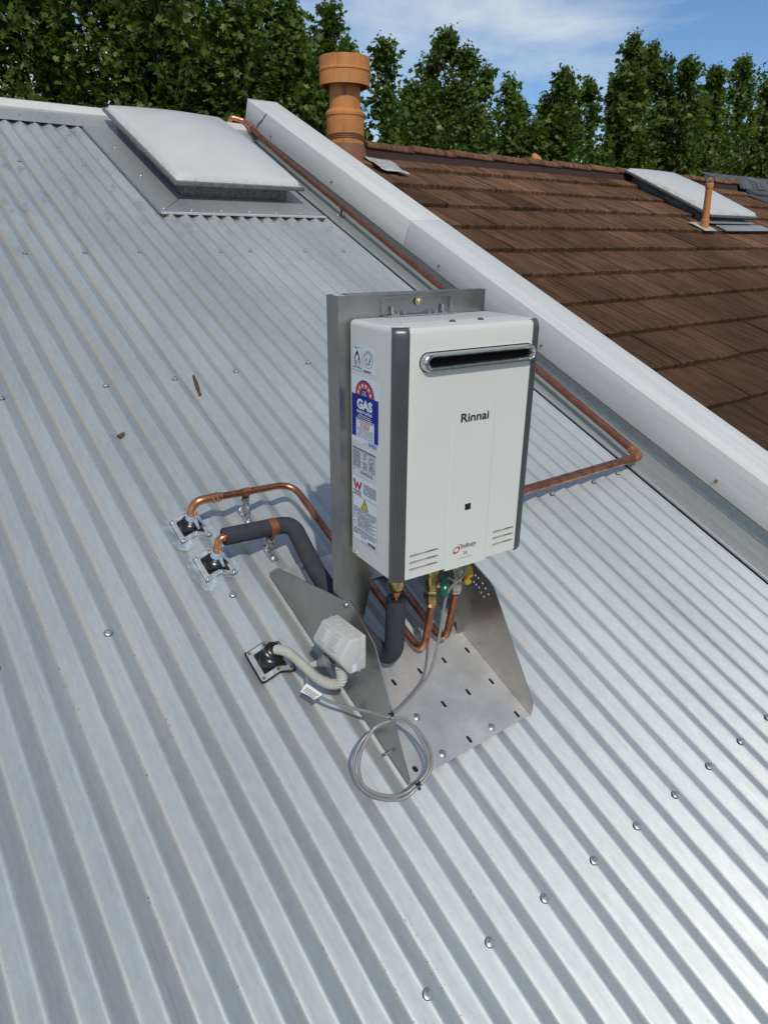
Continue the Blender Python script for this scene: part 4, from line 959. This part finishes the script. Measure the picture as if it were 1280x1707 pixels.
# hot water pipe in foam insulation
hw = thing('water_pipe', 'hot water pipe wrapped in dark grey foam beside the junction box', 'pipe', ROOF, (-0.173, 0.431, 0.0), 'copper pipes of the heater')
XH, YH = 0.0885, 0.11
vt = BR(XH, YH, -0.112); vb = BR(XH, YH, -0.30); RF = 0.0232
path = fillet([(-0.160, 0.430, 0.092), (-0.035, 0.429, 0.084), (0.035, 0.424, 0.082), (0.016, 0.255, 0.072), (0.026, 0.10, 0.050), (0.0555, vb.y + 0.005, 0.042), tuple(vt)], [0.05, 0.085, 0.2, 0.2, 0.05], 10)
b = MB(); b.tube(path, RF, 20, cap=False); 
ins = b.build('foam_insulation', m_foam, hw)
b = MB()
for pa, pb in ((path[0], path[1]), (path[-1], path[-2])):
    d = (pb - pa).normalized(); b.lathe(pa - d * 0.0002, d, [(0.0085, 0.012), (0.0095, 0.001), (RF * 0.97, -0.0005), (RF, 0.002)], 20, cap=False)
b.build('foam_end', m_blackp, hw)
b = MB(); b.tube(fillet([(-0.1735, 0.431, 0.020), (-0.1735, 0.431, 0.089), (-0.140, 0.4305, 0.0905)], 0.024, 9), 0.0098, 14)
b.lathe((-0.1735, 0.431, 0.050), (0, 0, 1), [(0.0100, -0.008), (0.0118, -0.006), (0.0118, 0.006), (0.0100, 0.008)], 14); b.lathe((-0.158, 0.431, 0.0895), (1, 0, 0.04), [(0.0100, -0.004), (0.0118, -0.002), (0.0118, 0.004), (0.0100, 0.006)], 14)
b.build('elbow_fitting', m_cunew, hw)
leg_bracket(hw, crest(-0.02), 0.427, 0.055); clipset(hw, crest(-0.02) + 0.002, 0.428, 0.083, RF)
cyl(hw, XH, YH, [(0.0135, 0.0), (0.0135, -0.055), (0.0185, -0.060), (0.0190, -0.078), (0.0150, -0.088), (0.0125, -0.092)], m_brass, 'connector')
cyl(hw, XH, YH, [(0.0088, -0.088), (0.0088, -0.125)], m_cunew, 'copper_tube')
# gas pipe
gp = thing('gas_pipe', 'long copper gas pipe running up the roof beside the parapet flashing', 'pipe', ROOF, (1.53, 0.326, 0.0), 'copper pipes of the heater')
vx = BR(0.2600, 0.11, -0.15); vb = BR(0.2600, 0.11, -0.275)
b = MB(); b.tube([(1.500, 0.327, 0.056), (0.60, 0.3285, 0.056), (0.55, 0.3286, 0.056)], [0.0155, 0.0155, 0.011], 16); b.build('copper_tube', m_cu, gp)
b = MB(); b.tube(fillet([(0.560, 0.3286, 0.056), (0.232, 0.330, 0.056), (0.2255, 0.14, 0.040), (0.2255, vb.y + 0.012, 0.032), tuple(vx)], [0.03, 0.15, 0.042], 10), 0.0098, 14); b.build('copper_tube', m_cu, gp)
b = MB(); b.tube([(1.5315, 0.360, 0.056), (1.552, 0.90, 0.056), (1.590, 1.70, 0.056), (1.600, 2.60, 0.058), (1.612, 3.35, 0.060), (1.637, 3.95, 0.075)], 0.0155, 16); b.build('copper_tube', m_cuold, gp)
b = MB(); b.tube(fillet([(1.478, 0.327, 0.056), (1.531, 0.327, 0.056), (1.532, 0.380, 0.056)], 0.028, 9), 0.0175, 18)
for c, ax in (((1.490, 0.327, 0.056), (1, 0, 0)), ((1.531, 0.362, 0.056), (0, 1, 0)), ((1.531, 0.372, 0.056), (0, 1, 0))): b.lathe(c, ax, [(0.0178, -0.003), (0.0196, -0.0015), (0.0196, 0.0015), (0.0178, 0.003)], 18)
b.build('elbow_fitting', m_cunew, gp)
b = MB(); b.tube(fillet([(1.634, 3.90, 0.074), (1.640, 4.02, 0.080), (1.560, 4.06, 0.085), (1.545, 4.07, 0.03)], [0.04, 0.02], 8), 0.017, 16); b.lathe((1.635, 3.915, 0.0745), (0.05, 1, 0.1), [(0.0172, -0.004), (0.0195, -0.002), (0.0195, 0.002), (0.0172, 0.004)], 16); b.lathe((1.600, 4.04, 0.083), (-1, 0.5, 0), [(0.0172, -0.004), (0.0195, -0.002), (0.0195, 0.002), (0.0172, 0.004)], 16); b.build('top_elbow', m_cunew, gp)
for v, u in ((2.665, 1.6005), (0.95, 1.5545), (1.9, 1.592)):
    if v != 2.665: continue
    c = clipset(gp, u, v, 0.058, 0.0155, 'v', m_cuold)
    b = MB(); b.box(u - 0.030, u + 0.030, v - 0.009, v + 0.009, 0.0062, 0.0085); b.build('clip_foot', m_galv, c)
    b = MB(); screw_head(b, (u - 0.022, v, 0.0085), (0, 0, 1), 0.006); screw_head(b, (u + 0.022, v, 0.0085), (0, 0, 1), 0.006); b.build('clip_screw', m_screw, c)
cyl(gp, 0.258, 0.11, [(0.013, 0.0), (0.013, -0.045), (0.0170, -0.050), (0.0170, -0.066), (0.0125, -0.072), (0.0150, -0.082), (0.0150, -0.105)], m_nickel, 'valve_body')
hexnut(gp, 0.2585, 0.11, -0.104, -0.130, 0.0195, m_nickel); cyl(gp, 0.2595, 0.11, [(0.0165, -0.130), (0.0145, -0.144), (0.0105, -0.148)], m_nickel, 'pipe_collar')
b = MB(); pl = [(-0.008, 0.028), (0.008, 0.028), (0.016, 0.016), (0.020, 0.0), (0.018, -0.016), (0.012, -0.026), (-0.002, -0.028), (-0.008, -0.020)]
b.prism(pl, 0, 0.009, lambda a, q, c_: BR(0.279 + a * 0.7, 0.100 - c_ - a * 0.2, -0.096 + q)); h = b.build('valve_handle', m_yellow, gp, bev=0.002)
ct = MB(); q0 = BR(0.292, 0.12, -0.108); q1 = BR(0.288, 0.06, -0.108); ct.lathe(q0, q1 - q0, [(0.006, 0), (0.006, 0.08)], 12); 
c_ = ct; 
md_parent = h.parent
cut(h, c_)
b = MB(); b.tube([BR(0.258, 0.11, -0.090), BR(0.280, 0.098, -0.090)], 0.0065, 10); b.build('valve_stem', m_nickel, gp)

# ------------------------------------------------------------------ roof boots
def boot(label, u, v, cone_r, sil=True, rusty=False, drip=False):
    t = thing('pipe_flashing', label, 'roof boot', ROOF, (u, v, 0.0), 'rubber roof boots')
    Hs = 0.043; wd = 0.013
    def pr(a, c): return prof(u + a) * 0.85
    def sheet(inner, outer, dh, thick):
        m = MB(); n = 14
        ring = []
        for k in range(4 * n):
            s_, q = divmod(k, n); f = -1 + 2 * q / n
            c = [(f, -1), (1, f), (-f, 1), (-1, -f)][s_]; ring.append(c)
        vs = []
        for cx, cy in ring:
            for R, hh in ((outer, dh), (outer, dh + thick), (inner, dh + thick), (inner, dh)):
                rr = R * (0.97 if abs(cx) > 0.9 and abs(cy) > 0.9 else 1.0)
                vs.append((u + cx * rr, v + cy * rr, pr(cx * rr, 0) + hh))
        N_ = len(ring); fs = []
        for k in range(N_):
            j = (k + 1) % N_
            for e in range(4): fs.append((k * 4 + e, k * 4 + (e + 1) % 4, j * 4 + (e + 1) % 4, j * 4 + e))
        m.add(vs, fs); return m
    sheet(Hs - wd, Hs, 0.0045, 0.0025).build('clamp_frame', m_alu, t, ang=40)
    m = MB(); pts = []
    for j in range(17):
        row = []
        for i in range(17):
            a = -Hs + 2 * Hs * i / 16; c = -Hs + 2 * Hs * j / 16; row.append((u + a * 1.02, v + c * 1.02, pr(a, c) + 0.0038))
        pts.append(row)
    m.grid(pts)
    m.lathe((u, v, 0.0), (0, 0, 1), [(0.030, -0.006), (0.028, 0.010), (0.0245, 0.014), (0.0250, 0.017), (0.0205, 0.020), (0.0212, 0.023), (cone_r + 0.004, 0.027), (cone_r + 0.0015, 0.040)], 26)
    m.build('rubber_boot', m_epdm, t, ang=25)
    for i, (a, c) in enumerate([(-1, -1), (1, -1), (1, 1), (-1, 1), (0, -1), (0, 1)]):
        m = MB(); p = (u + a * (Hs - wd / 2), v + c * (Hs - wd / 2), pr(a * (Hs - wd / 2), 0) + 0.007); screw_head(m, p, (0, 0, 1), 0.0048, 0.003, 0.004); m.build('frame_screw', m_rustspot if rusty else m_bolt, t)
    if sil:
        m = MB(); r = random.Random(int(v * 1000)); n = 56
        pts = []
        for k in range(n + 1):
            a = 2 * math.pi * (k % n) / n; ca, sa = math.cos(a), math.sin(a); k1 = max(abs(ca), abs(sa)); sq = (Hs - 0.003) / k1
            ex = 0.011 + 0.010 * (0.5 + mnoise.noise(Vector((ca * 2.5, sa * 2.5, v * 9)))) + (0.016 if (ca < -0.2 and sa < 0.4) else 0.0)
            row = []
            for R, hh in ((sq, 0.0055), (sq + ex * 0.25, 0.0062), (sq + ex * 0.6, 0.0042), (sq + ex, 0.0025)):
                x, y = R * ca, R * sa; row.append((u + x, v + y, prof(u + x) + hh + 0.0006 * mnoise.noise(Vector((x * 150, y * 150, 3)))))
            pts.append(row)
        m.grid(pts); m.build('silicone_smear', m_sil, t, ang=60)
        m = MB(); m.lathe((u, v, 0.034), (0, 0, 1), [(cone_r + 0.006, -0.006), (cone_r + 0.0055, -0.001), (cone_r + 0.004, 0.008), (cone_r, 0.010)], 22)
        for a0, l in ((-1.3, 0.016), (-0.5, 0.020)):
            m.tube([(u + (cone_r + 0.004) * math.cos(a0), v + (cone_r + 0.004) * math.sin(a0), 0.034), (u + (cone_r + 0.012) * math.cos(a0), v + (cone_r + 0.012) * math.sin(a0), 0.022), (u + (cone_r + 0.010 + l * 0.5) * math.cos(a0 + 0.1), v + (cone_r + 0.010 + l * 0.5) * math.sin(a0 + 0.1), 0.010)], [0.006, 0.0045, 0.003], 8)
        m.build('silicone_bead', m_sil2, t)
    else:
        sheet(Hs - 0.002, Hs + 0.0035, 0.0022, 0.0022).build('black_sealant', m_epdm, t)
m_sil2 = simple('silicone_bead', (0.36, 0.43, 0.52), 0.2, 0, 0.15, 60)
boot('silicone smeared roof boot of the bare copper pipe, farthest up the roof', -0.178, 0.580, 0.011)
boot('silicone smeared roof boot below the foam wrapped pipe end', -0.1735, 0.431, 0.010)
boot('roof boot with rusty screws where the ribbed grey conduit enters', -0.180, 0.107, 0.0135, sil=False, rusty=True)

# ------------------------------------------------------------------ junction box on the left wing
E0 = RW(-0.060, -0.044, 0.212)            # its near upper corner on the wing
JM = Matrix.Translation(E0) @ Matrix(((-1, 0, 0, 0), (0, 1, 0, 0), (0, 0, 1, 0), (0, 0, 0, 1)))   # x out from the wing, y back, z up
JF = Matrix.Translation(E0)
jb = thing('junction_box', 'pale grey plastic switch box fixed on the left wing of the stand', 'junction box', JF, (-0.03, 0.05, -0.085))
def J(x, y, z): return (-x, y, z)
prf = [(0.004, 0.0), (0.046, 0.0), (0.0715, -0.038), (0.0715, -0.046), (0.046, -0.084), (0.004, -0.084)]
b = MB(); b.prism(prf, 0.0, 0.110, lambda a, z, c: J(a, c, z)); b.build('box_body', m_pvc, jb, bev=0.004, seg=3)
b = MB(); b.prism([(a * 1.0 + (0.0016 if a > 0.01 else 0), z) for a, z in [(0.020, 0.0012), (0.0215, 0.0012), (0.0215, -0.0852), (0.020, -0.0852)]], -0.0012, 0.1112, lambda a, z, c: J(a, c, z)); b.build('lid_joint', m_pvc, jb)
# knockouts
for c in ((0.022, 0.030), (0.024, 0.078)):
    b = MB(); b.tube([J(c[0] + 0.0105 * math.cos(t), c[1] + 0.0105 * math.sin(t), 0.0006) for t in np.linspace(0, 2 * math.pi, 24, endpoint=False)], 0.0008, 5, closed=True); b.build('knockout', m_pvc, jb)
b = MB(); b.tube([J(0.022 + 0.0125 * math.cos(t), -0.0006, -0.040 + 0.0125 * math.sin(t)) for t in np.linspace(0, 2 * math.pi, 28, endpoint=False)], 0.0008, 5, closed=True); b.build('knockout', m_pvc, jb)
b = MB(); b.add([J(0.030, -0.0004, -0.079), J(0.042, -0.0004, -0.079), J(0.042, -0.0004, -0.061), J(0.030, -0.0004, -0.061)], [(0, 1, 2, 3)]); b.build('paper_label', white, jb, smooth=False)
# switch covers on the upper sloping face
sx = Vector((0.0255, 0, -0.038)).normalized(); sn = Vector((0.038, 0, 0.0255)).normalized()
for yc in (0.036, 0.082):
    def SF(a, y, n_): q = Vector((0.046, 0, 0.0)) + sx * a + sn * n_; return J(q.x, yc + y, q.z)
    b = MB(); b.prism([(0.006, -0.014), (0.038, -0.016), (0.040, -0.010), (0.040, 0.012), (0.036, 0.016), (0.006, 0.014)], -0.001, 0.0045, lambda a, y, c: SF(a, y, c)); sw = b.build('switch_cover', m_pvc, jb, bev=0.0015)
    b = MB()
    for a in (0.012, 0.019, 0.026, 0.033): b.tube([SF(a, -0.009, 0.0048), SF(a + 0.0015, 0, 0.0062), SF(a, 0.009, 0.0048)], 0.0014, 6)
    b.build('grip_rib', m_pvc, sw)
# gland with its little dark flexible stem below the box
g0 = E0 + Vector((-0.046, 0.072, -0.082)); g1 = RW(-0.1385, 0.030, 0.040)
gd = (g1 - g0).normalized()
def loc(p): return p - E0
b = MB(); b.lathe(loc(g0), gd, [(0.013, 0), (0.013, 0.010), (0.0165, 0.012), (0.0165, 0.018), (0.012, 0.022), (0.013, 0.030), (0.009, 0.040)], 18); b.build('cable_gland', m_conduit2, jb)
def ribbed(mb, path, r, step, seg=14):
    P = [Vector(p) for p in path]; L = [0]
    for a, c in zip(P[:-1], P[1:]): L.append(L[-1] + (c - a).length)
    n = int(L[-1] / step * 4); out = []; rad = []; j = 0
    for k in range(n + 1):
        s_ = L[-1] * k / n
        while j < len(L) - 2 and L[j + 1] < s_: j += 1
        t = (s_ - L[j]) / max(1e-9, L[j + 1] - L[j]); out.append(P[j].lerp(P[j + 1], t)); rad.append(r * (1.0, 1.0, 0.74, 0.74)[k % 4])
    mb.tube(out, rad, seg); return mb
stp = spline([g0 + gd * 0.036, g0.lerp(g1, 0.65) + Vector((0.004, 0, 0)), g1], 10)
b = MB(); ribbed(b, [loc(p) for p in stp], 0.0072, 0.0042, 12); b.build('flexible_stem', m_conduit, jb)

# ------------------------------------------------------------------ ribbed conduit from the third boot to the box
cd = thing('conduit', 'ribbed light grey conduit curving from roof boot to switch box', 'conduit', ROOF, (-0.180, 0.107, 0.0))
jend = ROOFI @ (E0 + Vector((-0.052, 0.030, -0.080)))
cp = spline([(-0.180, 0.107, 0.012), (-0.176, 0.100, 0.040), (-0.163, 0.072, 0.058), (-0.150, 0.028, 0.060), (-0.138, -0.018, 0.062), (-0.124, -0.050, 0.074), (-0.112, -0.064, 0.098), tuple(jend)], 12)
b = MB(); ribbed(b, cp, 0.0118, 0.0062, 16); b.build('conduit_tube', m_conduit, cd, ang=20)
b = MB(); b.lathe((-0.180, 0.107, 0.030), (0.05, -0.3, 1), [(0.021, -0.010), (0.021, 0.002), (0.017, 0.004), (0.017, 0.012), (0.013, 0.014)], 20); b.build('conduit_boot', m_epdm, cd)

# ------------------------------------------------------------------ grey cable with its coil, ties and tag
ca = thing('cable', 'thin grey cable with a double coil tied over the front of the left wing', 'cable', ROOF, (-0.09, -0.25, 0.0))
g1r = ROOFI @ g1
tie = Vector((-0.066, -0.189, 0.107))
RC = 0.0036
top = BR(0.272, 0.06, 0.004)
run1 = spline([g1r, (-0.148, 0.010, 0.046), (-0.163, -0.030, 0.054), (-0.150, -0.070, 0.060), (-0.125, -0.110, 0.072), (-0.095, -0.150, 0.090), tuple(tie + Vector((-0.010, 0.004, 0.0))), tuple(tie + Vector((0.006, -0.002, 0.002)))], 10)
b = MB(); b.tube(run1, RC, 10); b.build('cable_lead', m_cable, ca)
run2 = spline([tuple(tie + Vector((-0.006, 0.0, 0.003))), tuple(tie + Vector((0.025, 0.008, 0.000))), (0.030, -0.155, 0.082), (0.092, -0.130, 0.085), (0.135, -0.095, 0.105), (0.165, -0.055, 0.150), (0.186, -0.020, 0.215), tuple(BR(0.252, 0.070, -0.070)), tuple(BR(0.262, 0.085, 0.002))], 10)
b = MB(); b.tube(run2, RC, 10); b.build('cable_lead', m_cable, ca)
COILPX = 1
loop1 = [(-0.072, -0.193, 0.108), (-0.047, -0.209, 0.106), (-0.027, -0.23, 0.098), (-0.015, -0.26, 0.082), (-0.013, -0.287, 0.065), (-0.027, -0.31, 0.045), (-0.059, -0.32, 0.027), (-0.099, -0.321, 0.011), (-0.141, -0.298, 0.012), (-0.167, -0.267, 0.022), (-0.174, -0.238, 0.043), (-0.163, -0.214, 0.063), (-0.138, -0.198, 0.083), (-0.105, -0.193, 0.098), (-0.074, -0.197, 0.106)]
def jig(l, s): return [Vector(p) + Vector(s) for p in l]
l1 = spline(loop1, 9)
ctr = Vector((-0.095, -0.255, 0.06))
l2 = spline([p + ((ctr - Vector(p)).normalized() * (0.007 if 1 < i < 13 else 0.0)) + Vector((0.004 * math.sin(i * 1.3), 0.0, 0.0045)) for i, p in enumerate([Vector(q) for q in loop1])], 9)
b = MB(); b.tube(l1, RC, 10); b.build('cable_coil', m_cable, ca)
b = MB(); b.tube(l2, RC, 10); b.build('cable_coil', m_cable, ca)
def cabletie(p, ax, r, tail):
    b = MB(); ax = Vector(ax).normalized(); b.lathe(Vector(p) - ax * 0.0022, ax, [(r, 0), (r + 0.0012, 0), (r + 0.0012, 0.0044), (r, 0.0044)], 12); q = Vector(p) + Vector((0, 0, r + 0.002)); b.box(q.x - 0.003, q.x + 0.003, q.y - 0.0035, q.y + 0.0035, q.z - 0.002, q.z + 0.003)
    b.tube([q, q + Vector(tail)], 0.0013, 5); b.build('cable_tie', m_blackp, ca)
cabletie(tie, (1, -0.1, 0.1), 0.0075, (0.0, 0.006, 0.006)); cabletie((-0.062, -0.3195, 0.028), (1, 0.1, 0.4), 0.0082, (0.002, 0.004, 0.006))
# white tag wrapped round the lead
tp = Vector((-0.1595, -0.037, 0.056)); td = Vector((0.32, -0.85, 0.12)).normalized(); tn = Vector((0, 0, 1)); ts = td.cross(tn).normalized(); tn = ts.cross(td)
b = MB(); b.add([tp + td * a + ts * s_ + tn * n_ for n_ in (0.0040, 0.0048) for a, s_ in ((-0.020, 0.004), (0.024, 0.004), (0.020, 0.022), (0.008, 0.0205), (-0.016, 0.024))] , [(0, 1, 2, 3, 4), (9, 8, 7, 6, 5), (0, 1, 6, 5), (1, 2, 7, 6), (2, 3, 8, 7), (3, 4, 9, 8), (4, 0, 5, 9)]); tg = b.build('cable_tag', m_tag, ca, smooth=False)
b = MB(); b.tube([tp - td * 0.020, tp + td * 0.024], 0.0046, 10); b.build('tag_wrap', m_tag, tg)
b = MB(); r = random.Random(3)
for row in range(3):
    s_ = -0.013
    while s_ < 0.017:
        l = r.uniform(0.001, 0.003); y0 = 0.0065 + row * 0.005
        b.add([tp + td * s_ + ts * y0 + tn * 0.0051, tp + td * (s_ + l) + ts * y0 + tn * 0.0051, tp + td * (s_ + l) + ts * (y0 + 0.0034) + tn * 0.0051, tp + td * s_ + ts * (y0 + 0.0034) + tn * 0.0051], [(0, 1, 2, 3)]); s_ += l + 0.0012
b.build('tag_print', inkg, tg, smooth=False)

# ------------------------------------------------------------------ loose bark on the roof
def barkchip(label, u, v, l, wd, ang):
    t = MB(); r = random.Random(int(u * 1000)); n = 9; top_ = []
    for k in range(n):
        s_ = -l / 2 + l * k / (n - 1); w_ = wd * (0.5 + 0.5 * math.sin(math.pi * (k + 0.7) / n)) * r.uniform(0.75, 1.1)
        row = []
        for q in (-1, -0.4, 0.4, 1):
            x = s_ * math.cos(ang) - q * w_ * math.sin(ang); y = s_ * math.sin(ang) + q * w_ * math.cos(ang)
            row.append((u + x, v + y, prof(u + x) + 0.004 + 0.004 * (1 - q * q) + r.uniform(0, 0.0015)))
        top_.append(row)
    t.grid(top_); low = [[(p[0], p[1], prof(p[0]) + 0.002) for p in rw] for rw in top_]; t.grid(low)
    o = t.build('bark_chip', m_twig, None); o.matrix_world = ROOF; o['label'] = label; o['category'] = 'bark'; o['group'] = 'loose bark on the metal roof'
barkchip('long brown strip of bark lying on the metal roof left of the post', 0.110, 1.217, 0.105, 0.0065, 1.39)
barkchip('tiny brown flake of bark on the metal roof below the long strip', -0.214, 1.024, 0.022, 0.010, 0.4)

# ------------------------------------------------------------------ trees beyond the roofs
half = np.array([(0, 0), (0.20, -0.03), (0.46, 0.16), (0.27, 0.30), (0.50, 0.62), (0.19, 0.62), (0, 1.0)])
HV = np.concatenate([half, half[1:6] * [-1, 1]])      # 12 verts
HF = [[0, 1, 2, 3, 4, 5, 6], [6, 11, 10, 9, 8, 7, 0]]
def leaves_mesh(name, P, Ydir, Nrm, size, fold):
    n = len(P); X = np.cross(Ydir, Nrm); X /= np.linalg.norm(X, axis=1)[:, None]; Z = np.cross(X, Ydir)
    V = np.zeros((n, 12, 3)); 
    lx = HV[:, 0]; ly = HV[:, 1]
    for k in range(12):
        V[:, k] = P + size[:, None] * (X * lx[k] * 0.95 + Ydir * ly[k] + Z * (abs(lx[k]) * fold[:, None] - 0.22 * ly[k] ** 2))
    me = D.meshes.new(name); me.vertices.add(n * 12); me.vertices.foreach_set('co', V.reshape(-1).astype(np.float32))
    idx = np.array(HF).reshape(-1)[None, :] + (np.arange(n) * 12)[:, None]
    me.loops.add(n * 14); me.loops.foreach_set('vertex_index', idx.reshape(-1).astype(np.int32))
    me.polygons.add(n * 2); me.polygons.foreach_set('loop_start', (np.arange(n * 2) * 7).astype(np.int32)); me.polygons.foreach_set('loop_total', np.full(n * 2, 7, np.int32))
    me.update(calc_edges=True); me.validate(); return me
def unit(a): return a / np.maximum(1e-9, np.linalg.norm(a, axis=1))[:, None]
def tree(label, leaders, group, r0=0.75, zb=-5.2, lowz=0.3, dens=1.0, lsize=0.125):
    xs = np.array(leaders); cx, cy = xs[:, 0].mean(), xs[:, 1].mean()
    t = thing('tree', label, 'tree', WORLD, (cx, cy, zb), group)
    P = []; Yd = []; Nn = []; Sz = []
    tr = MB()
    tr.tube([(cx, cy, zb - 0.1), (cx + 0.05, cy, zb + 1.5), (cx, cy + 0.05, -2.2)], [0.20, 0.16, 0.12], 10)
    for (x, y, z) in leaders:
        base = np.array([cx + (x - cx) * 0.25, cy + (y - cy) * 0.25, -2.3]); tip = np.array([x, y, z])
        ctrl = np.array([x * 0.85 + cx * 0.15, y * 0.85 + cy * 0.15, -0.6])
        ss = np.linspace(0, 1, 24)[:, None]; ax = (1 - ss) ** 2 * base + 2 * ss * (1 - ss) * ctrl + ss ** 2 * tip
        ax += np.stack([0.04 * np.sin(ss[:, 0] * 9 + x), 0.04 * np.cos(ss[:, 0] * 8 + y), 0 * ss[:, 0]], 1)
        tr.tube([tuple(q) for q in ax], list(np.linspace(0.075, 0.006, 24)), 6)
        top_ = z; H_ = z - lowz
        nb_ = int(5 + 5 * H_); AN = [((rng.random() ** 1.1) * H_, rng.random() * 2 * math.pi) for _ in range(nb_)]
        nt_ = int((42 + 66 * H_) * dens)
        for k in range(nt_):
            d = (rng.random() ** 1.15) * H_ * 1.0 + 0.02        # distance below the tip
            an0 = None
            if d > 0.35 and rng.random() < 0.8:
                a_ = AN[int(rng.integers(nb_))]; d = abs(a_[0] + rng.normal(0, 0.13)) + 0.05; an0 = a_[1] + rng.normal(0, 0.42)
            zz = top_ - d; a0 = np.array([np.interp(zz, ax[:, 2], ax[:, 0]), np.interp(zz, ax[:, 2], ax[:, 1]), zz])
            rad = min(r0, 0.09 + 0.27 * d ** 0.9) * (0.55 + 0.6 * rng.random()) * (1.5 if rng.random() < 0.12 else 1)
            an = rng.random() * 2 * math.pi
            if an0 is not None: an = an0
            up_ = 1.0 + 1.5 * rng.random()
            dirv = np.array([math.cos(an), math.sin(an), up_]); dirv /= np.linalg.norm(dirv)
            L_ = rad * 1.15 / math.hypot(dirv[0], dirv[1]) * 0.72
            st_ = a0 - np.array([0, 0, min(L_ * 0.6, 0.35)])
            if st_[2] < lowz - 0.4: continue
            m_ = int(8 + L_ * 13)
            s_ = 0.25 + 0.78 * rng.random(m_) ** 0.75
            pos = st_ + dirv * (s_ * L_)[:, None] + rng.normal(0, 0.045, (m_, 3))
            out = unit(np.stack([np.cos(an) + rng.normal(0, 0.9, m_), np.sin(an) + rng.normal(0, 0.9, m_), rng.normal(0.15, 0.55, m_)], 1))
            nrm = unit(np.stack([rng.normal(0, 0.55, m_) + 0.55 * math.cos(an), rng.normal(0, 0.55, m_) + 0.55 * math.sin(an), 0.55 + rng.normal(0, 0.35, m_)], 1))
            P.append(pos); Yd.append(out); Nn.append(nrm); Sz.append(lsize * (0.55 + 0.6 * rng.random(m_)) * (0.55 if d < 0.15 else 1))
            if k % 3 == 0: tr.tube([tuple(st_), tuple(st_ + dirv * L_ * 0.9)], [0.009, 0.003], 4)
    P = np.concatenate(P); Yd = np.concatenate(Yd); Nn = np.concatenate(Nn); Sz = np.concatenate(Sz)
    bad = np.linalg.norm(np.cross(Yd, Nn), axis=1) < 0.15; Nn[bad] += [0.3, 0.5, 0.2]
    Nn = unit(Nn - Yd * (Nn * Yd).sum(1)[:, None])
    og = ORG[t.name]
    me = leaves_mesh('crown', P - np.array(og), Yd, Nn, Sz, rng.normal(0.15, 0.15, len(P)))
    link('crown', me, m_leaf, t); tr.build('trunk', m_bark, t)
    return len(P)
TREES = [
 ('tall dense plane tree at the far left behind the metal roof', [(0.99, 8.55, 4.2), (1.63, 8.9, 4.8), (2.2, 9.25, 4.8), (0.3, 9.0, 4.4)], 0.85),
 ('tall dense plane tree behind the white domed skylight', [(2.66, 9.05, 4.7), (3.33, 9.4, 5.0), (3.98, 9.75, 4.75), (2.95, 8.6, 4.3)], 0.85),
 ('plane tree with ragged top left of the terracotta flue', [(3.89, 8.55, 4.05), (4.55, 8.9, 3.85), (4.4, 9.25, 3.65), (4.83, 8.72, 3.64), (5.29, 9.08, 3.38)], 0.62),
 ('narrow plane tree rising right behind the flue cowl', [(5.78, 9.05, 3.86), (6.32, 9.4, 3.48), (5.9, 9.75, 3.38), (5.45, 9.3, 2.7)], 0.50),
 ('slim single spire plane tree just right of the flue', [(6.39, 8.55, 3.34), (6.83, 8.9, 2.60)], 0.42),
 ('broad plane tree with one high peak above the brown ridge', [(7.34, 9.05, 3.0), (8.39, 9.4, 3.95), (8.35, 9.75, 3.6), (8.74, 9.22, 3.7), (9.61, 9.58, 3.6), (9.64, 9.05, 3.34), (10.33, 9.4, 3.1), (8.0, 9.2, 3.1)], 0.62),
 ('lower plane tree between the two high peaks beyond the ridge', [(10.49, 8.55, 3.5), (10.55, 8.9, 3.15), (12.03, 9.25, 3.66), (10.0, 8.72, 2.6), (11.3, 9.1, 3.0)], 0.60),
 ('tall full plane tree behind the second skylight', [(12.83, 9.05, 3.9), (13.68, 9.4, 4.62), (14.86, 9.75, 4.7), (14.64, 9.22, 4.35), (13.2, 9.0, 3.9), (14.2, 9.9, 4.1)], 0.80),
 ('loose plane tree with sky showing through near the right edge', [(14.45, 8.55, 4.2), (16.13, 8.9, 4.3), (17.84, 9.25, 4.8), (15.3, 8.72, 3.6), (17.0, 9.3, 4.0)], 0.85),
 ('tallest plane tree cut off by the right edge of the view', [(18.68, 9.05, 4.35), (20.58, 9.4, 6.0), (20.87, 9.75, 5.3), (19.5, 9.2, 4.3)], 0.95),
]
tot = 0
for i, (lab, ld, r0) in enumerate(TREES):
    tot += tree(lab, ld, 'street trees beyond the roofs', r0, dens=1.0 if i < 3 else 0.78, lsize=0.100 if i < 6 else 0.118)
# a lower row farther back closes the gaps at the ridge line
for i, (lab, ld) in enumerate([('low bushy tree farther back behind the left trees', [(3.0, 12.5, 3.2), (4.5, 12.9, 3.3), (6.0, 12.4, 2.9), (7.2, 12.8, 2.8)]),
                               ('low bushy tree farther back behind the broad peaked tree', [(8.8, 12.5, 2.8), (10.2, 12.9, 2.9), (11.6, 12.4, 2.9), (13.2, 12.8, 3.0)]),
                               ('low bushy tree farther back behind the right trees', [(15.2, 12.5, 3.1), (17.0, 12.9, 3.2), (19.0, 12.4, 3.3), (21.5, 12.8, 3.5), (24.0, 12.6, 3.7)])]):
    tot += tree(lab, ld, 'street trees beyond the roofs', 1.0, dens=0.18, lsize=0.14)
print('leaves', tot)
